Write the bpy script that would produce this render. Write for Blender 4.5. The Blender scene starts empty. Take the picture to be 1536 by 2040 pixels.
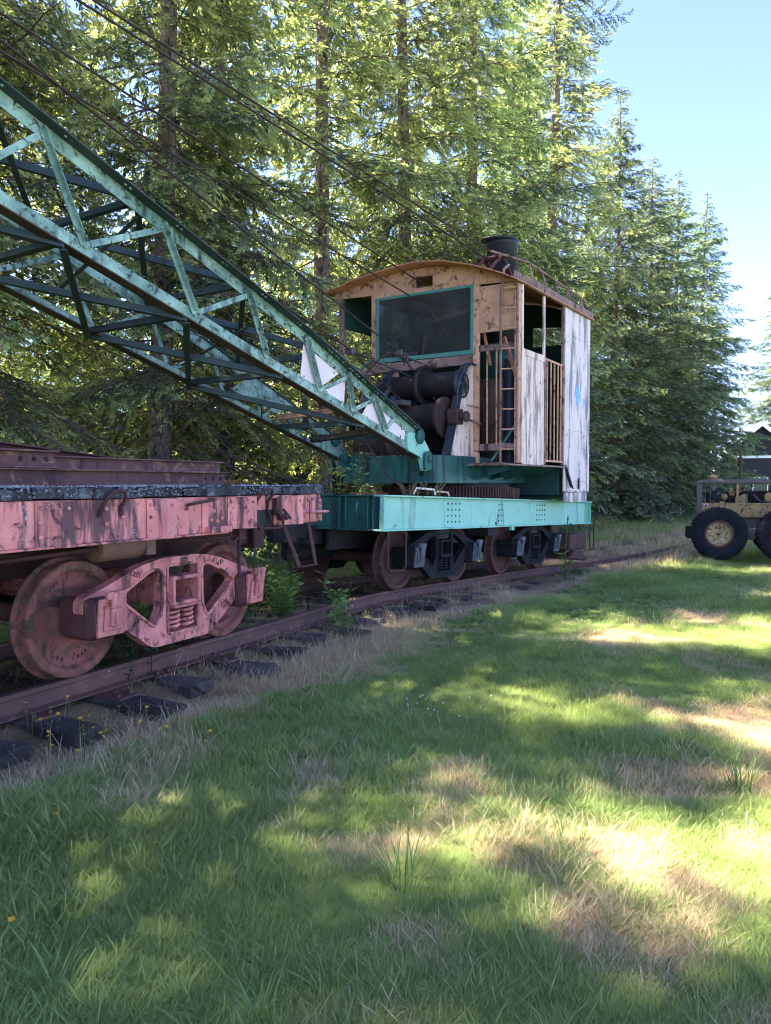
import bpy, bmesh, math, random
import numpy as np
from mathutils import Vector, Matrix, Euler, Quaternion
from mathutils.geometry import tessellate_polygon
random.seed(7)
rng = np.random.default_rng(11)
PI = math.pi
scene = bpy.context.scene
COL = scene.collection

# ------------------------------------------------------------------ camera
CAM_Z = 1.394
cam_data = bpy.data.cameras.new('camera')
cam_data.sensor_fit = 'VERTICAL'
cam_data.sensor_height = 36.0
cam_data.lens = 1549.0 / 2040.0 * 36.0
cam_data.clip_start = 0.05
cam_data.clip_end = 2000
cam = bpy.data.objects.new('camera', cam_data)
cam.location = (0, 0, CAM_Z)
cam.rotation_euler = (PI / 2 - 0.0372, 0, 0)
COL.objects.link(cam)
scene.camera = cam

# ------------------------------------------------------------------ sky and sun
SUN_AZ = math.radians(-78)      # measured from +Y towards +X
SUN_EL = math.radians(57)
world = bpy.data.worlds.new('World')
scene.world = world
world.use_nodes = True
wn = world.node_tree
for n in list(wn.nodes):
    wn.nodes.remove(n)
wo = wn.nodes.new('ShaderNodeOutputWorld')
wb = wn.nodes.new('ShaderNodeBackground')
ws = wn.nodes.new('ShaderNodeTexSky')
ws.sky_type = 'NISHITA'
ws.sun_disc = False
ws.sun_elevation = SUN_EL
ws.sun_rotation = SUN_AZ
ws.air_density = 0.62
ws.altitude = 1900.0
ws.dust_density = 0.0
ws.ozone_density = 2.5
wb.inputs['Strength'].default_value = 0.15
wm = wn.nodes.new('ShaderNodeMix'); wm.data_type = 'RGBA'; wm.blend_type = 'MULTIPLY'
wm.inputs[0].default_value = 1.0
wm.inputs[7].default_value = (0.715, 0.63, 0.685, 1)      # white balance, even over the whole sky
wn.links.new(ws.outputs[0], wm.inputs[6])
wn.links.new(wm.outputs[2], wb.inputs[0])
wn.links.new(wb.outputs[0], wo.inputs[0])

sun_dir = Vector((math.sin(SUN_AZ) * math.cos(SUN_EL), math.cos(SUN_AZ) * math.cos(SUN_EL), math.sin(SUN_EL)))
sl = bpy.data.lights.new('sun', 'SUN')
sl.energy = 5.0
sl.angle = math.radians(0.53)
sl.color = (1.0, 0.93, 0.80)
sun = bpy.data.objects.new('sun', sl)
sun.rotation_euler = sun_dir.to_track_quat('Z', 'Y').to_euler()
sun.location = (-20, 30, 40)
COL.objects.link(sun)

scene.render.engine = 'CYCLES'
scene.view_settings.view_transform = 'Standard'
scene.view_settings.look = 'None'
scene.view_settings.exposure = 3.12
scene.view_settings.gamma = 1.0
scene.view_settings.use_curve_mapping = False
cy = scene.cycles
cy.max_bounces = 5
cy.diffuse_bounces = 2
cy.glossy_bounces = 3
cy.transmission_bounces = 4
cy.transparent_max_bounces = 8
cy.caustics_reflective = False
cy.caustics_refractive = False
cy.use_denoising = True
cy.use_adaptive_sampling = True
cy.adaptive_threshold = 0.025
cy.filter_width = 1.05
try:
    cy.denoiser = 'OPENIMAGEDENOISE'
except Exception:
    pass

# ------------------------------------------------------------------ helpers
def tag(o, label=None, cat=None, group=None, kind=None):
    if label: o['label'] = label
    if cat: o['category'] = cat
    if group: o['group'] = group
    if kind: o['kind'] = kind
    return o

def empty(name, loc=(0, 0, 0), rz=0.0, label=None, cat=None, group=None):
    o = bpy.data.objects.new(name, None)
    o.empty_display_size = 0.2
    o.location = loc
    o.rotation_euler = (0, 0, rz)
    COL.objects.link(o)
    return tag(o, label, cat, group)

def copy_tree(o, parent=None):
    c = o.copy()
    COL.objects.link(c)
    c.parent = parent
    for ch in list(o.children):
        copy_tree(ch, c)
    return c

class MB:
    """collects simple shapes and links them as one mesh object"""
    def __init__(self, T=None):
        self.v = []; self.f = []; self.T = T; self.sm = []
    def add(self, vs, fs, smooth=False):
        b = len(self.v)
        if self.T is not None:
            vs = [self.T @ Vector(p) for p in vs]
        self.v.extend([tuple(p) for p in vs])
        self.f.extend([tuple(b + i for i in q) for q in fs])
        self.sm.extend([smooth] * len(fs))
        return self
    def box(self, x0, x1, y0, y1, z0, z1, M=None, jit=0.0):
        if x0 > x1: x0, x1 = x1, x0
        if y0 > y1: y0, y1 = y1, y0
        if z0 > z1: z0, z1 = z1, z0
        vs = [Vector((x, y, z)) for z in (z0, z1) for y in (y0, y1) for x in (x0, x1)]
        if jit:
            vs = [p + Vector((random.uniform(-jit, jit), random.uniform(-jit, jit), random.uniform(-jit, jit))) for p in vs]
        if M is not None:
            vs = [M @ p for p in vs]
        return self.add(vs, [(0, 2, 3, 1), (4, 5, 7, 6), (0, 1, 5, 4), (2, 6, 7, 3), (0, 4, 6, 2), (1, 3, 7, 5)])
    def bar(self, p0, p1, w, h, up=(0, 0, 1)):
        """rectangular bar: w across, h along up"""
        p0 = Vector(p0); p1 = Vector(p1)
        d = (p1 - p0).normalized(); up = Vector(up)
        s = d.cross(up)
        if s.length < 1e-4:
            s = d.cross(Vector((1, 0, 0)))
        s.normalize(); u = s.cross(d).normalized()
        s *= w / 2; u *= h / 2
        vs = [p0 - s - u, p0 + s - u, p0 + s + u, p0 - s + u, p1 - s - u, p1 + s - u, p1 + s + u, p1 - s + u]
        return self.add(vs, [(0, 3, 2, 1), (4, 5, 6, 7), (0, 1, 5, 4), (1, 2, 6, 5), (2, 3, 7, 6), (3, 0, 4, 7)])
    def tube(self, pts, r, n=8, caps=True, closed=False, r1=None):
        pts = [Vector(p) for p in pts]
        m = len(pts); vs = []; fs = []
        ref = None
        for i, p in enumerate(pts):
            if closed:
                d = pts[(i + 1) % m] - pts[i - 1]
            else:
                d = pts[min(i + 1, m - 1)] - pts[max(i - 1, 0)]
            d.normalize()
            if ref is None:
                ref = d.orthogonal().normalized()
            else:
                ref = (ref - d * ref.dot(d))
                if ref.length < 1e-6: ref = d.orthogonal()
                ref.normalize()
            b = d.cross(ref)
            rr = r if r1 is None else r + (r1 - r) * i / max(1, m - 1)
            for k in range(n):
                a = 2 * PI * k / n
                vs.append(p + ref * (math.cos(a) * rr) + b * (math.sin(a) * rr))
        rings = m if closed else m - 1
        for i in range(rings):
            j = (i + 1) % m
            for k in range(n):
                k2 = (k + 1) % n
                fs.append((i * n + k, i * n + k2, j * n + k2, j * n + k))
        self.add(vs, fs, True)
        if caps and not closed:
            self.add(vs[:n], [tuple(range(n))[::-1]]); self.add(vs[-n:], [tuple(range(n))])
        return self
    def lathe(self, prof, c=(0, 0, 0), axis='y', n=32, smooth=True, a0=0.0, a1=2 * PI):
        """prof: list of (radius, offset along axis)"""
        c = Vector(c); vs = []; fs = []; m = len(prof)
        full = abs(a1 - a0 - 2 * PI) < 1e-6
        cnt = n if full else n + 1
        for k in range(cnt):
            a = a0 + (a1 - a0) * k / n
            ca, sa = math.cos(a), math.sin(a)
            for r, t in prof:
                if axis == 'y': q = Vector((r * ca, t, r * sa))
                elif axis == 'z': q = Vector((r * ca, r * sa, t))
                else: q = Vector((t, r * ca, r * sa))
                vs.append(c + q)
        for k in range(n):
            k2 = (k + 1) % cnt
            for i in range(m - 1):
                fs.append((k * m + i, k * m + i + 1, k2 * m + i + 1, k2 * m + i))
        return self.add(vs, fs, smooth)
    def prism(self, poly, a, b, plane='xz', holes=()):
        """extrude a polygon (with holes) given in a plane from a to b along the third axis"""
        def P(q, t):
            if plane == 'xz': return Vector((q[0], t, q[1]))
            if plane == 'yz': return Vector((t, q[0], q[1]))
            return Vector((q[0], q[1], t))
        loops = [list(poly)] + [list(h) for h in holes]
        flat = [q for l in loops for q in l]
        tris = tessellate_polygon([[Vector((q[0], q[1], 0)) for q in l] for l in loops])
        n = len(flat)
        vs = [P(q, a) for q in flat] + [P(q, b) for q in flat]
        fs = [tuple(t) for t in tris] + [tuple(i + n for i in t)[::-1] for t in tris]
        o = 0
        for l in loops:
            m = len(l)
            for i in range(m):
                j = (i + 1) % m
                fs.append((o + i, o + j, n + o + j, n + o + i))
            o += m
        return self.add(vs, fs)
    def rivet(self, p, nrm, r=0.014):
        p = Vector(p); nrm = Vector(nrm).normalized()
        a = nrm.orthogonal().normalized(); b = nrm.cross(a)
        vs = []
        for rr, h in ((1.0, 0.0), (0.75, 0.55)):
            for k in range(6):
                t = PI * k / 3
                vs.append(p + a * (math.cos(t) * r * rr) + b * (math.sin(t) * r * rr) + nrm * (h * r))
        vs.append(p + nrm * (0.8 * r))
        fs = [(k, (k + 1) % 6, 6 + (k + 1) % 6, 6 + k) for k in range(6)] + [(6 + k, 6 + (k + 1) % 6, 12) for k in range(6)]
        return self.add(vs, fs, True)
    def mesh(self, name, fix=True):
        me = bpy.data.meshes.new(name)
        me.from_pydata(self.v, [], self.f)
        if fix and len(self.f) < 30000:
            bm = bmesh.new(); bm.from_mesh(me)
            bmesh.ops.recalc_face_normals(bm, faces=bm.faces)
            bm.to_mesh(me); bm.free()
        if any(self.sm):
            me.polygons.foreach_set('use_smooth', np.array(self.sm, dtype=bool))
        me.update()
        return me
    def build(self, name, mat, parent=None, bevel=0.0, fix=True, seg=1):
        me = self.mesh(name, fix)
        me.materials.append(mat)
        o = bpy.data.objects.new(name, me)
        COL.objects.link(o)
        o.parent = parent
        if bevel:
            m = o.modifiers.new('bevel', 'BEVEL')
            m.width = bevel; m.segments = seg; m.limit_method = 'ANGLE'; m.angle_limit = math.radians(40)
        return o

def arc(cx, cz, r, a0, a1, n):
    return [(cx + r * math.cos(a0 + (a1 - a0) * i / n), cz + r * math.sin(a0 + (a1 - a0) * i / n)) for i in range(n + 1)]

def round_poly(pts, r, n=4):
    """round the corners of a 2D polygon"""
    out = []; m = len(pts)
    for i in range(m):
        p = Vector(pts[i]); a = Vector(pts[i - 1]); b = Vector(pts[(i + 1) % m])
        rr = min(r, (a - p).length * 0.45, (b - p).length * 0.45)
        p0 = p + (a - p).normalized() * rr; p1 = p + (b - p).normalized() * rr
        for k in range(n + 1):
            t = k / n
            q = p0 * (1 - t) ** 2 + p * (2 * t * (1 - t)) + p1 * t ** 2
            out.append((q.x, q.y))
    return out

def text_part(s, size, mat, parent, M, extrude=0.004, name='lettering'):
    cu = bpy.data.curves.new('lettering', 'FONT')
    cu.body = s; cu.size = size; cu.extrude = extrude; cu.align_x = 'CENTER'; cu.align_y = 'CENTER'
    cu.resolution_u = 2
    t = bpy.data.objects.new('lettering_source', cu)
    COL.objects.link(t)
    bpy.context.view_layer.update()
    me = bpy.data.meshes.new_from_object(t.evaluated_get(bpy.context.evaluated_depsgraph_get()))
    bpy.data.objects.remove(t); bpy.data.curves.remove(cu)
    me.transform(M)
    me.materials.clear(); me.materials.append(mat)
    o = bpy.data.objects.new(name, me); COL.objects.link(o); o.parent = parent
    return o

# value noise on the ground plane
class VNoise:
    def __init__(self, seed):
        self.g = np.random.default_rng(seed).random((256, 256))
    def __call__(self, x, y):
        x = np.asarray(x, float); y = np.asarray(y, float)
        xi = np.floor(x).astype(int); yi = np.floor(y).astype(int)
        fx = x - xi; fy = y - yi
        fx = fx * fx * (3 - 2 * fx); fy = fy * fy * (3 - 2 * fy)
        g = self.g
        a = g[xi % 256, yi % 256]; b = g[(xi + 1) % 256, yi % 256]
        c = g[xi % 256, (yi + 1) % 256]; d = g[(xi + 1) % 256, (yi + 1) % 256]
        return (a * (1 - fx) + b * fx) * (1 - fy) + (c * (1 - fx) + d * fx) * fy
vn1, vn2, vn3, vn4 = VNoise(1), VNoise(2), VNoise(3), VNoise(4)

# ------------------------------------------------------------------ materials
def nmat(name):
    m = bpy.data.materials.new(name); m.use_nodes = True
    nt = m.node_tree
    for n in list(nt.nodes): nt.nodes.remove(n)
    out = nt.nodes.new('ShaderNodeOutputMaterial')
    return m, nt, out

class NB:
    def __init__(self, nt): self.nt = nt
    def n(self, t, **kw):
        x = self.nt.nodes.new(t)
        for k, v in kw.items(): setattr(x, k, v)
        return x
    def link(self, a, b): self.nt.links.new(a, b)
    def noise(self, co, scale, detail=6, rough=0.6, dist=0.0, stretch=None):
        if stretch is not None:
            mp = self.n('ShaderNodeMapping'); mp.inputs['Scale'].default_value = stretch
            self.link(co, mp.inputs['Vector']); co = mp.outputs[0]
        x = self.n('ShaderNodeTexNoise')
        x.inputs['Scale'].default_value = scale; x.inputs['Detail'].default_value = detail
        x.inputs['Roughness'].default_value = rough; x.inputs['Distortion'].default_value = dist
        self.link(co, x.inputs['Vector'])
        return x.outputs['Fac']
    def ramp(self, fac, stops):
        r = self.n('ShaderNodeValToRGB')
        el = r.color_ramp.elements
        el[0].position, c0 = stops[0]; el[1].position, c1 = stops[-1]
        def col(c): return (c, c, c, 1) if isinstance(c, (int, float)) else (c[0], c[1], c[2], 1)
        el[0].color = col(c0); el[1].color = col(c1)
        for p, c in stops[1:-1]:
            e = el.new(p); e.color = col(c)
        self.link(fac, r.inputs['Fac'])
        return r.outputs['Color']
    def mix(self, fac, a, b, mode='MIX'):
        m = self.n('ShaderNodeMix', data_type='RGBA', blend_type=mode)
        if isinstance(fac, (int, float)): m.inputs[0].default_value = fac
        else: self.link(fac, m.inputs[0])
        for s, i in ((a, 6), (b, 7)):
            if isinstance(s, (tuple, list)): m.inputs[i].default_value = (s[0], s[1], s[2], 1)
            else: self.link(s, m.inputs[i])
        return m.outputs[2]
    def math(self, op, a, b=0.5):
        m = self.n('ShaderNodeMath', operation=op)
        for s, i in ((a, 0), (b, 1)):
            if isinstance(s, (int, float)): m.inputs[i].default_value = s
            else: self.link(s, m.inputs[i])
        return m.outputs[0]
    def bump(self, h, strength=0.4, dist=0.01):
        b = self.n('ShaderNodeBump'); b.inputs['Strength'].default_value = strength
        b.inputs['Distance'].default_value = dist
        self.link(h, b.inputs['Height'])
        return b.outputs[0]
    def bsdf(self, out, color, rough=0.7, metal=0.0, normal=None, spec=0.4):
        p = self.n('ShaderNodeBsdfPrincipled')
        if isinstance(color, (tuple, list)): p.inputs['Base Color'].default_value = (*color, 1)
        else: self.link(color, p.inputs['Base Color'])
        if isinstance(rough, (int, float)): p.inputs['Roughness'].default_value = rough
        else: self.link(rough, p.inputs['Roughness'])
        p.inputs['Metallic'].default_value = metal
        p.inputs['Specular IOR Level'].default_value = spec
        if normal is not None: self.link(normal, p.inputs['Normal'])
        self.link(p.outputs[0], out.inputs['Surface'])
        return p

def paint(name, base, base2, rust=(0.10, 0.035, 0.02), patch=0.60, chips=0.66, dirt=(0.02, 0.018, 0.02), streak=0.58,
          rough=0.6, scale=1.0, bump=0.35, speck=None, mossy=None, streak_scale=1.0, soft=0.12, spec=0.3):
    """weathered paint: two tones, rust patches, chips, vertical dirt streaks"""
    m, nt, out = nmat(name); b = NB(nt)
    va = b.n('ShaderNodeVectorMath', operation='ADD')
    b.link(b.n('ShaderNodeTexCoord').outputs['Object'], va.inputs[0])
    b.link(b.math('MULTIPLY', b.n('ShaderNodeObjectInfo').outputs['Random'], 61.0), va.inputs[1])
    tc = va.outputs[0]
    n1 = b.noise(tc, 2.2 * scale, 5, 0.6)
    c = b.mix(b.ramp(n1, [(0.35, 0.0), (0.65, 1.0)]), base, base2)
    n2 = b.noise(tc, 7 * scale, 9, 0.7, 0.6)
    mk = b.ramp(n2, [(patch, 0.0), (patch + 0.09, 1.0)])
    c = b.mix(mk, c, rust)
    n3 = b.noise(tc, 45 * scale, 6, 0.65)
    n3b = b.noise(tc, 3.1 * scale, 3, 0.5)
    s3 = b.math('ADD', b.math('MULTIPLY', n3, 0.75), b.math('MULTIPLY', n3b, 0.30))
    mk3 = b.ramp(s3, [(chips, 0.0), (chips + 0.03, 1.0)])
    c = b.mix(mk3, c, (rust[0] * 0.6, rust[1] * 0.7, rust[2] * 0.9))
    if streak < 1:
        n4 = b.noise(tc, 5.0 * streak_scale, 5, 0.6, 0.3, (1, 1, 0.16))
        mk4 = b.ramp(n4, [(streak, 0.0), (streak + soft, 0.9)])
        c = b.mix(mk4, c, dirt)
    if speck:
        n5 = b.noise(tc, 70 * scale, 4, 0.7)
        n6 = b.noise(tc, 4 * scale, 3, 0.5)
        mk5 = b.ramp(b.math('MULTIPLY', n5, b.ramp(n6, [(0.45, 0.3), (0.62, 1.0)])), [(0.585, 0.0), (0.62, 0.8)])
        c = b.mix(mk5, c, speck)
    if mossy:
        n7 = b.noise(tc, 9 * scale, 8, 0.75)
        c = b.mix(b.ramp(n7, [(0.52, 0.0), (0.62, 0.8)]), c, mossy)
    h = b.math('ADD', b.math('MULTIPLY', n3, 0.5), b.math('MULTIPLY', mk, -0.6))
    h = b.math('ADD', h, b.math('MULTIPLY', n2, 0.6))
    rg = b.ramp(mk, [(0.0, rough), (1.0, 0.9)])
    b.bsdf(out, c, rg, 0.0, b.bump(h, bump, 0.006), spec)
    return m

def plain(name, c1, c2, scale=8, rough=0.85, bump=0.4, stretch=None, spec=0.3, detail=8, dist=0.006):
    m, nt, out = nmat(name); b = NB(nt)
    tc = b.n('ShaderNodeTexCoord').outputs['Object']
    n1 = b.noise(tc, scale, detail, 0.65, 0.2, stretch)
    b.bsdf(out, b.mix(b.ramp(n1, [(0.3, 0.0), (0.7, 1.0)]), c1, c2), rough, 0.0, b.bump(n1, bump, dist), spec)
    return m

M_PINK = paint('faded_red_paint', (0.84, 0.295, 0.245), (0.54, 0.175, 0.15), rust=(0.14, 0.06, 0.05), patch=0.54, chips=0.67,
               dirt=(0.085, 0.045, 0.05), streak=0.51, rough=0.75, speck=(0.5, 0.46, 0.48), streak_scale=1.1, soft=0.07)
M_PINKCAST = paint('faded_red_casting', (0.80, 0.28, 0.235), (0.46, 0.15, 0.13), rust=(0.18, 0.075, 0.055), patch=0.535, chips=0.67,
                   dirt=(0.05, 0.028, 0.03), streak=0.53, rough=0.75, scale=1.5, bump=0.6, soft=0.10)
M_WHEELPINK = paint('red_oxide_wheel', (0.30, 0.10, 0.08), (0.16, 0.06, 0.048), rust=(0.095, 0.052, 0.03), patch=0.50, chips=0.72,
                    dirt=(0.035, 0.024, 0.02), streak=0.55, rough=0.8, mossy=(0.085, 0.07, 0.04))  # olive grime mottling also stands in for shade on the wheels
M_DARKRED = paint('dark_red_steel', (0.10, 0.036, 0.034), (0.055, 0.024, 0.024), patch=0.6, chips=0.75, streak=0.58, rough=0.85)
M_RUST = paint('rusty_girder_steel', (0.15, 0.065, 0.062), (0.085, 0.042, 0.044), rust=(0.24, 0.125, 0.085), patch=0.53, chips=0.75,
               dirt=(0.04, 0.024, 0.03), streak=0.56, rough=0.85, speck=(0.5, 0.45, 0.42))
M_RAIL = paint('rusty_rail_steel', (0.13, 0.06, 0.048), (0.075, 0.04, 0.034), rust=(0.19, 0.09, 0.065), patch=0.55, chips=0.78,
               streak=1.1, rough=0.65, speck=(0.5, 0.45, 0.44))
M_LIGHTGREEN = paint('pale_green_paint', (0.26, 0.54, 0.40), (0.33, 0.62, 0.47), rust=(0.10, 0.065, 0.05), patch=0.625, chips=0.675,
                     dirt=(0.11, 0.20, 0.16), streak=0.56, rough=0.55)
M_TEAL = paint('teal_paint_and_end_shade', (0.017, 0.085, 0.072), (0.027, 0.115, 0.095), rust=(0.045, 0.032, 0.026), patch=0.60, chips=0.70,
               dirt=(0.008, 0.02, 0.02), streak=0.52, rough=0.5)  # on the front end beam: pale green with shade put into the colour
M_BOOM = paint('boom_green_paint', (0.12, 0.205, 0.16), (0.37, 0.53, 0.41), rust=(0.045, 0.055, 0.045), patch=0.53, chips=0.65,
               dirt=(0.025, 0.035, 0.033), streak=0.56, rough=0.55, scale=1.6)
M_BOOMDARK = paint('boom_brace_paint_and_flange_shade', (0.035, 0.055, 0.055), (0.06, 0.085, 0.085), rust=(0.07, 0.042, 0.03), patch=0.6, chips=0.70,
                   streak=0.62, rough=0.65)
M_BOOMRUST = paint('boom_rusty_underside', (0.10, 0.075, 0.052), (0.06, 0.045, 0.036), rust=(0.10, 0.05, 0.034), patch=0.54, chips=0.70,
                   streak=0.7, rough=0.8)
M_WHITEPLATE = paint('white_plate_paint', (0.84, 0.64, 0.60), (0.88, 0.72, 0.68), rust=(0.22, 0.09, 0.05), patch=0.66, chips=0.72,
                     dirt=(0.3, 0.16, 0.13), streak=0.62, rough=0.6)
M_TAN = paint('tan_cab_paint_and_lit_strut', (0.74, 0.38, 0.215), (0.55, 0.275, 0.155), rust=(0.18, 0.075, 0.042), patch=0.535, chips=0.635,
              dirt=(0.24, 0.13, 0.08), streak=0.60, rough=0.7)
M_TANFADE = paint('faded_cab_side_paint', (0.88, 0.66, 0.55), (0.80, 0.57, 0.46), rust=(0.17, 0.075, 0.05), patch=0.59, chips=0.645,
                  dirt=(0.30, 0.19, 0.15), streak=0.51, rough=0.7, streak_scale=1.6)
M_REARPANEL = paint('peeling_white_panel', (0.84, 0.66, 0.58), (0.72, 0.56, 0.50), rust=(0.10, 0.07, 0.065), patch=0.60, chips=0.635,
                    dirt=(0.20, 0.165, 0.17), streak=0.495, rough=0.65, streak_scale=1.3)
M_ROOF = paint('orange_roof_sheet', (0.62, 0.24, 0.12), (0.46, 0.17, 0.09), rust=(0.12, 0.05, 0.035), patch=0.57, chips=0.70,
               dirt=(0.10, 0.05, 0.04), streak=1.1, rough=0.75)
M_FASCIA = paint('weathered_brown_steel', (0.22, 0.125, 0.10), (0.38, 0.23, 0.185), rust=(0.08, 0.04, 0.03), patch=0.53, chips=0.66,
                 streak=0.56, rough=0.8, speck=(0.45, 0.40, 0.36))
M_TEALFRAME = paint('teal_window_frame', (0.075, 0.22, 0.175), (0.11, 0.28, 0.23), patch=0.66, chips=0.70, streak=0.68, rough=0.5)
M_BLACK = paint('black_truck_paint', (0.010, 0.010, 0.012), (0.020, 0.019, 0.021), rust=(0.05, 0.024, 0.016), patch=0.60, chips=0.69,
                streak=0.7, rough=0.8, spec=0.15)
M_STEELLID = paint('grey_steel_lid', (0.07, 0.07, 0.085), (0.12, 0.12, 0.14), rust=(0.05, 0.03, 0.025), patch=0.58, chips=0.68, streak=0.6, rough=0.5)
M_RUSTWHEEL = paint('brown_rusted_wheel', (0.095, 0.040, 0.032), (0.06, 0.028, 0.024), rust=(0.17, 0.07, 0.042), patch=0.57, chips=0.75,
                    streak=0.6, rough=0.75)
M_CABLE = plain('rusty_cable', (0.035, 0.02, 0.02), (0.075, 0.035, 0.03), 60, 0.8, 0.3)
M_DRUM = paint('drum_dark_steel', (0.016, 0.012, 0.013), (0.032, 0.022, 0.021), rust=(0.06, 0.03, 0.022), patch=0.58, chips=0.72, streak=1.1, rough=0.55)
M_DRUMRUST = paint('drum_rust', (0.065, 0.030, 0.024), (0.04, 0.022, 0.02), rust=(0.12, 0.056, 0.038), patch=0.55, chips=0.75, streak=1.1, rough=0.7)
M_CHIMNEY = paint('chimney_black_iron', (0.018, 0.02, 0.028), (0.036, 0.038, 0.05), rust=(0.07, 0.05, 0.045), patch=0.64, chips=0.7, streak=0.6, rough=0.5)
M_WOODDECK = paint('mossy_plank', (0.030, 0.028, 0.032), (0.055, 0.05, 0.053), rust=(0.02, 0.018, 0.02), patch=0.6, chips=0.8, streak=1.1,
                   rough=0.95, bump=0.9, speck=(0.42, 0.42, 0.44), mossy=(0.17, 0.175, 0.18))
M_TIE = paint('creosoted_tie', (0.030, 0.025, 0.025), (0.085, 0.07, 0.062), rust=(0.17, 0.14, 0.12), patch=0.60, chips=0.8, streak=1.1,
              rough=0.95, bump=0.9)
M_DARK = plain('grimy_machinery', (0.012, 0.011, 0.012), (0.035, 0.03, 0.028), 10, 0.75)
M_INTERIOR = paint('dark_green_interior', (0.012, 0.05, 0.042), (0.018, 0.065, 0.055), patch=0.68, chips=0.75, streak=0.6, rough=0.6)
M_BOILER = paint('boiler_jacket', (0.20, 0.12, 0.085), (0.14, 0.085, 0.06), rust=(0.09, 0.045, 0.03), patch=0.55, chips=0.7, streak=0.6)
M_LETTER = plain('cast_lettering', (0.08, 0.03, 0.035), (0.13, 0.05, 0.05), 30, 0.8)
M_YELLOW = paint('old_yellow_paint', (0.36, 0.225, 0.09), (0.23, 0.15, 0.075), rust=(0.06, 0.035, 0.025), patch=0.56, chips=0.64,
                 dirt=(0.10, 0.07, 0.045), streak=0.54, rough=0.7, scale=1.2)
M_RIM = paint('rusty_yellow_rim', (0.52, 0.36, 0.17), (0.42, 0.29, 0.15), rust=(0.075, 0.035, 0.028), patch=0.50, chips=0.60, streak=1.1, scale=2.2)
M_JBOX = paint('dark_red_journal_box', (0.15, 0.05, 0.048), (0.085, 0.034, 0.034), rust=(0.24, 0.08, 0.07), patch=0.58, chips=0.75, streak=0.6)
M_TYRE = plain('weathered_rubber', (0.007, 0.008, 0.011), (0.018, 0.019, 0.024), 9, 0.9, 0.3, None, 0.15)
M_GREYIRON = paint('grey_brown_iron', (0.085, 0.07, 0.065), (0.12, 0.10, 0.09), rust=(0.10, 0.05, 0.03), patch=0.58, chips=0.7, streak=0.7)
M_WHITE = plain('white_trim_paint', (0.72, 0.72, 0.75), (0.8, 0.8, 0.82), 5, 0.6, 0.1)
M_SIDING = plain('dark_siding', (0.022, 0.02, 0.028), (0.035, 0.032, 0.042), 6, 0.8, 0.3, (1, 1, 8))
M_SHINGLE = plain('blue_grey_metal_roof', (0.22, 0.30, 0.38), (0.28, 0.36, 0.44), 5, 0.45, 0.1)
M_GALV = plain('galvanised_wire', (0.16, 0.155, 0.15), (0.22, 0.215, 0.21), 20, 0.6, 0.1)
M_REDREF = plain('red_reflector', (0.12, 0.01, 0.02), (0.2, 0.015, 0.03), 20, 0.3, 0.05)
M_BARK = paint('fir_bark', (0.19, 0.13, 0.105), (0.29, 0.21, 0.175), rust=(0.05, 0.037, 0.032), patch=0.52, chips=0.72,
               dirt=(0.035, 0.026, 0.024), streak=0.52, rough=0.95, bump=1.0, streak_scale=3.0)
M_TWIG = plain('twig_bark', (0.12, 0.08, 0.06), (0.21, 0.145, 0.115), 20, 0.95)

def foliage(name, dark, light, trans=0.45, tcol=None, rough=0.6, attr='tone'):
    m, nt, out = nmat(name); b = NB(nt)
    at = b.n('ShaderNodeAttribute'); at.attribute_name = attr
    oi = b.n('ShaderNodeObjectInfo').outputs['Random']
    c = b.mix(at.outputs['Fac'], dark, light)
    hs = b.n('ShaderNodeHueSaturation')
    b.link(b.math('ADD', b.math('MULTIPLY', oi, 0.04), 0.48), hs.inputs['Hue'])
    b.link(b.math('ADD', b.math('MULTIPLY', oi, 0.35), 0.82), hs.inputs['Value'])
    b.link(c, hs.inputs['Color']); c = hs.outputs[0]
    p = b.n('ShaderNodeBsdfPrincipled')
    b.link(c, p.inputs['Base Color']); p.inputs['Roughness'].default_value = rough
    p.inputs['Specular IOR Level'].default_value = 0.35
    t = b.n('ShaderNodeBsdfTranslucent')
    tc = b.mix(1.0, c, tcol or (1.5, 1.45, 0.75), 'MULTIPLY')
    b.link(tc, t.inputs['Color'])
    mx = b.n('ShaderNodeMixShader'); mx.inputs[0].default_value = trans
    b.link(p.outputs[0], mx.inputs[1]); b.link(t.outputs[0], mx.inputs[2])
    b.link(mx.outputs[0], out.inputs['Surface'])
    return m
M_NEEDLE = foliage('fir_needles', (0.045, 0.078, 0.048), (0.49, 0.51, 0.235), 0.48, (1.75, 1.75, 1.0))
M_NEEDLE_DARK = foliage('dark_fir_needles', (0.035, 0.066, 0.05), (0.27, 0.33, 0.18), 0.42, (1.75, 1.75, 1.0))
M_LEAF = foliage('weed_leaves', (0.10, 0.18, 0.05), (0.20, 0.30, 0.08), 0.4)
M_IVY = foliage('dark_leaves', (0.022, 0.07, 0.022), (0.05, 0.12, 0.035), 0.3)
M_SALAL = foliage('shrub_leaves', (0.04, 0.085, 0.03), (0.10, 0.16, 0.05), 0.35)
M_PETAL = foliage('yellow_petals', (0.75, 0.42, 0.02), (0.8, 0.5, 0.03), 0.3, (1, 1, 0.6))
M_WHITEPETAL = foliage('white_petals', (0.7, 0.68, 0.66), (0.8, 0.78, 0.78), 0.3, (1, 1, 1))
M_PURPLE = foliage('purple_petals', (0.32, 0.12, 0.36), (0.40, 0.18, 0.42), 0.3, (1, 1, 1))
M_STRAW = foliage('straw_stems', (0.26, 0.19, 0.10), (0.42, 0.32, 0.18), 0.35, (1.1, 1.05, 0.8))
M_ORANGEMOSS = foliage('dry_orange_moss', (0.30, 0.13, 0.05), (0.42, 0.2, 0.07), 0.3, (1.1, 1, 0.7))

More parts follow.
